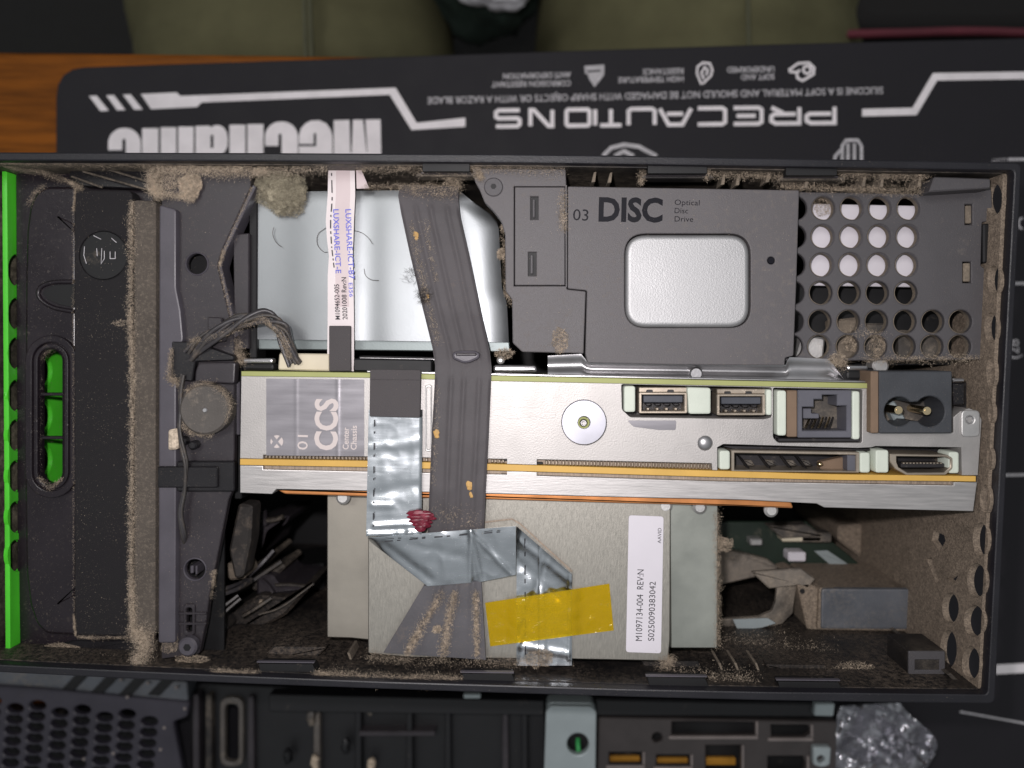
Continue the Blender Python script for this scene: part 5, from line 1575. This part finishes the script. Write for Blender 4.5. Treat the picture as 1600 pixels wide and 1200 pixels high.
fuzz('dust', 'brown dust ledge along the upper wall above the disc drive', [
    (on_line([(560, 264, -4), (660, 262, -4), (750, 262, -4), (880, 266, -4)], 5, .5), 2600), (on_line([(700, 274, -7), (714, 292, -8)], 6, .6), 800), (on_line([(746, 268, -5), (752, 280, -5.4)], 5, .3), 500),
    (on_line([(1215, 290, -8), (1330, 296, -8), (1440, 298, -8)], 4, .5), 2200), (on_line([(1110, 272, -6), (1225, 276, -6)], 4, .5), 900), (on_line([(1310, 270, -6), (1450, 276, -6)], 5, .5), 1800),
    (on_line([(1005, 268, -5), (1000, 288, -7)], 3, .4), 300), (on_line([(1106, 266, -4), (1103, 280, -6)], 3, .4), 250), (on_line([(570, 292, -9), (690, 291, -9)], 3, .4), 900)], 'dust', 24, (.25, .9), .035, .5, .6)
fuzz('dust', 'loose dust drift along the lower rim below the heat sink', [
    (on_line([(330, 1050, -2), (402, 1052, -2.5)], 3.5, .5), 900), (on_line([(492, 1052, -3), (560, 1058, -3), (640, 1060, -3), (720, 1062, -3)], 5, .6), 3000),
    (on_line([(575, 1024, -9), (640, 1032, -9), (755, 1034, -9), (830, 1036, -8)], 5, .6), 1500), (in_ell(842, 1030, 22, 14, -7, .6), 1100), (on_line([(1050, 1030, -11), (1035, 1040, -9)], 7, .8), 900),
    (on_line([(1120, 800, -12), (1122, 900, -12), (1122, 1012, -12)], 3, .4), 1500), (in_ell(1132, 850, 14, 12, -13, 2), 900), (on_line([(60, 1030, -12), (240, 1042, -8)], 6, .6), 1400), (in_ell(92, 1016, 34, 10, -13.9, .4), 1800)], 'dust', 25, (.25, .9), .035, .5, .6)
fuzz('dust', 'clinging dust around the round boss and bracket edges', [
    (on_line([(290, 612, -4), (319, 600, -4), (348, 612, -4), (358, 632, -4), (352, 660, -4)], 3.5, .5), 1400), (on_line([(285, 660, -4.5), (300, 676, -4.5), (330, 680, -4.5)], 3, .4), 600),
    (on_line([(394, 292, -8.2), (350, 392, -8.2), (343, 415, -8.2), (362, 500, -8.2)], 1.6, .3), 900), (on_line([(268, 545, -5), (264, 590, -5), (280, 600, -5)], 3.5, .5), 900), (on_line([(300, 535, -5), (312, 530, -4)], 4, .5), 300),
    (on_line([(370, 530, -9), (372, 560, -9), (380, 562, -9)], 5, .8), 900), (in_ell(300, 1030, 26, 8, -7, .8), 700), (in_ell(265, 1005, 14, 16, -7, .8), 500), (on_line([(320, 532, -4), (412, 498, -3), (444, 530, -4.5), (452, 560, -6)], 3.2, .5), 1300),
    (on_line([(330, 915, -9), (335, 892, -8), (328, 935, -9)], 2.5, .4), 400)], 'dust', 26, (.25, .9), .035, .6, .5)
fuzz('dust', 'dust crumbs on the disc drive bracket and around the socket edges', [
    (on_line([(880, 300, -6), (879, 335, -6), (882, 360, -6)], 4, .1), 500), (in_ell(875, 531, 13, 20, -6.1, .15), 800), (on_line([(786, 350, -9), (789, 400, -9), (789, 455, -9), (800, 475, -9)], 3, .5), 500), (in_ell(783, 397, 7, 10, -9, 1), 400), (in_ell(787, 356, 4, 5, -8, 1), 150),
    (in_ell(788, 552, 14, 9, -8, 1.5), 500), (on_line([(1300, 562, -8), (1320, 572, -8)], 6, 1.0), 500), (in_ell(1310, 560, 14, 9, -8, 2), 400), (on_line([(1350, 562, -9), (1530, 560, -9)], 4, .5), 900),
    (in_ell(1375, 540, 17, 17, -12, 1), 700), (in_ell(1335, 535, 16, 16, -13, 1), 700), (on_line([(1330, 520, -8.6), (1380, 524, -8.6)], 5, .2), 200), (in_ell(1290, 322, 17, 15, -14, 1), 500)], 'dust', 27, (.3, 1.0), .045, .4, .6)
fuzz('dust', 'coarse dust grains on the lower inner wall and end wall corner', [
    (in_box(1120, 1000, 1420, 1075, -3, 2), 1), (on_line([(1130, 1000, -38), (1200, 1008, -34), (1300, 1020, -30)], 10, 2), 700), (in_ell(1335, 1046, 32, 12, -16, .6), 700), (on_line([(1050, 1052, -8), (1180, 1060, -6)], 8, 1), 700)], 'dust', 28, (.3, 1.1), .05, .4, .7)
fuzz('dust', 'fine scattered dust specks over the black fan end', [
    (in_box(120, 300, 205, 990, -10.95, .05), 160), (in_box(255, 330, 335, 1000, -7.9, .1), 140), (in_box(40, 300, 112, 985, -20, .1), 160), (in_box(640, 300, 760, 800, -7.5, 4.5), 0), (in_box(810, 300, 1240, 560, -5.95, .05), 160)], 'dust_pale', 29, (.2, .8), .03, .1, .85, .6, gr=(.04, .13))
# hairs lying on the silver box lid
for lab, pts in (('thin curved hair on the silver lid just below the greenish lint ball', [(428, 355), (426, 365), (431, 378), (440, 386)]),
                 ('thin looping hair on the silver lid beside the ribbon cable edge', [(509, 356), (497, 366), (496, 382), (505, 393), (512, 394)]),
                 ('long thin hair sloping across the silver lid beyond the ribbon cable', [(553, 360), (566, 364), (576, 372), (582, 381)]),
                 ('short bent hair low on the silver lid near the rubber strap', [(569, 420), (571, 430), (580, 437), (592, 438)])):
    o = tube('hair', PP(*[(x, y, -12.7) for x, y in pts]), 0.09, 'hair', None, 5)
    tag(o, lab, 'hair', 'hairs on the silver lid')
fuzz('dust', 'tuft of lint stuck to the strap edge over the silver lid', [(in_ell(645, 432, 12, 14, -10, 2), 60), (in_ell(662, 462, 9, 12, -8.4, .8), 160)], 'hair', 30, (1.0, 3.0), .035, .6, .1, .5)
fuzz('dust', 'fine dust line settled in the seam beside the matt black fan block', [
    (on_line([(118, 294, -11), (114.5, 330, -11), (114.5, 640, -11), (115, 960, -11), (118, 994, -11)], 1.1, .15), 1500), (on_line([(120, 995, -11), (150, 997, -11), (205, 996, -11)], 1.6, .2), 500),
    (on_line([(8, 258, -6), (60, 268, -10), (108, 284, -11), (128, 295, -11)], 2.8, .3), 1500), (on_line([(0, 254, -3), (120, 257, -4), (236, 257, -4)], 3, .4), 1400),
    (on_line([(45, 320, -13), (55, 300, -13), (70, 291, -13)], 3, .2), 300), (on_line([(62, 560, -14), (66, 550, -14), (80, 545, -14)], 3, .3), 250), (on_line([(60, 745, -11.6), (78, 764, -11.6), (97, 748, -11.6)], 2.5, .2), 350),
    (on_line([(62, 570, -14), (62, 740, -14)], 2.0, .3), 260)], 'dust', 33, (.15, .6), .03, .5, .7)
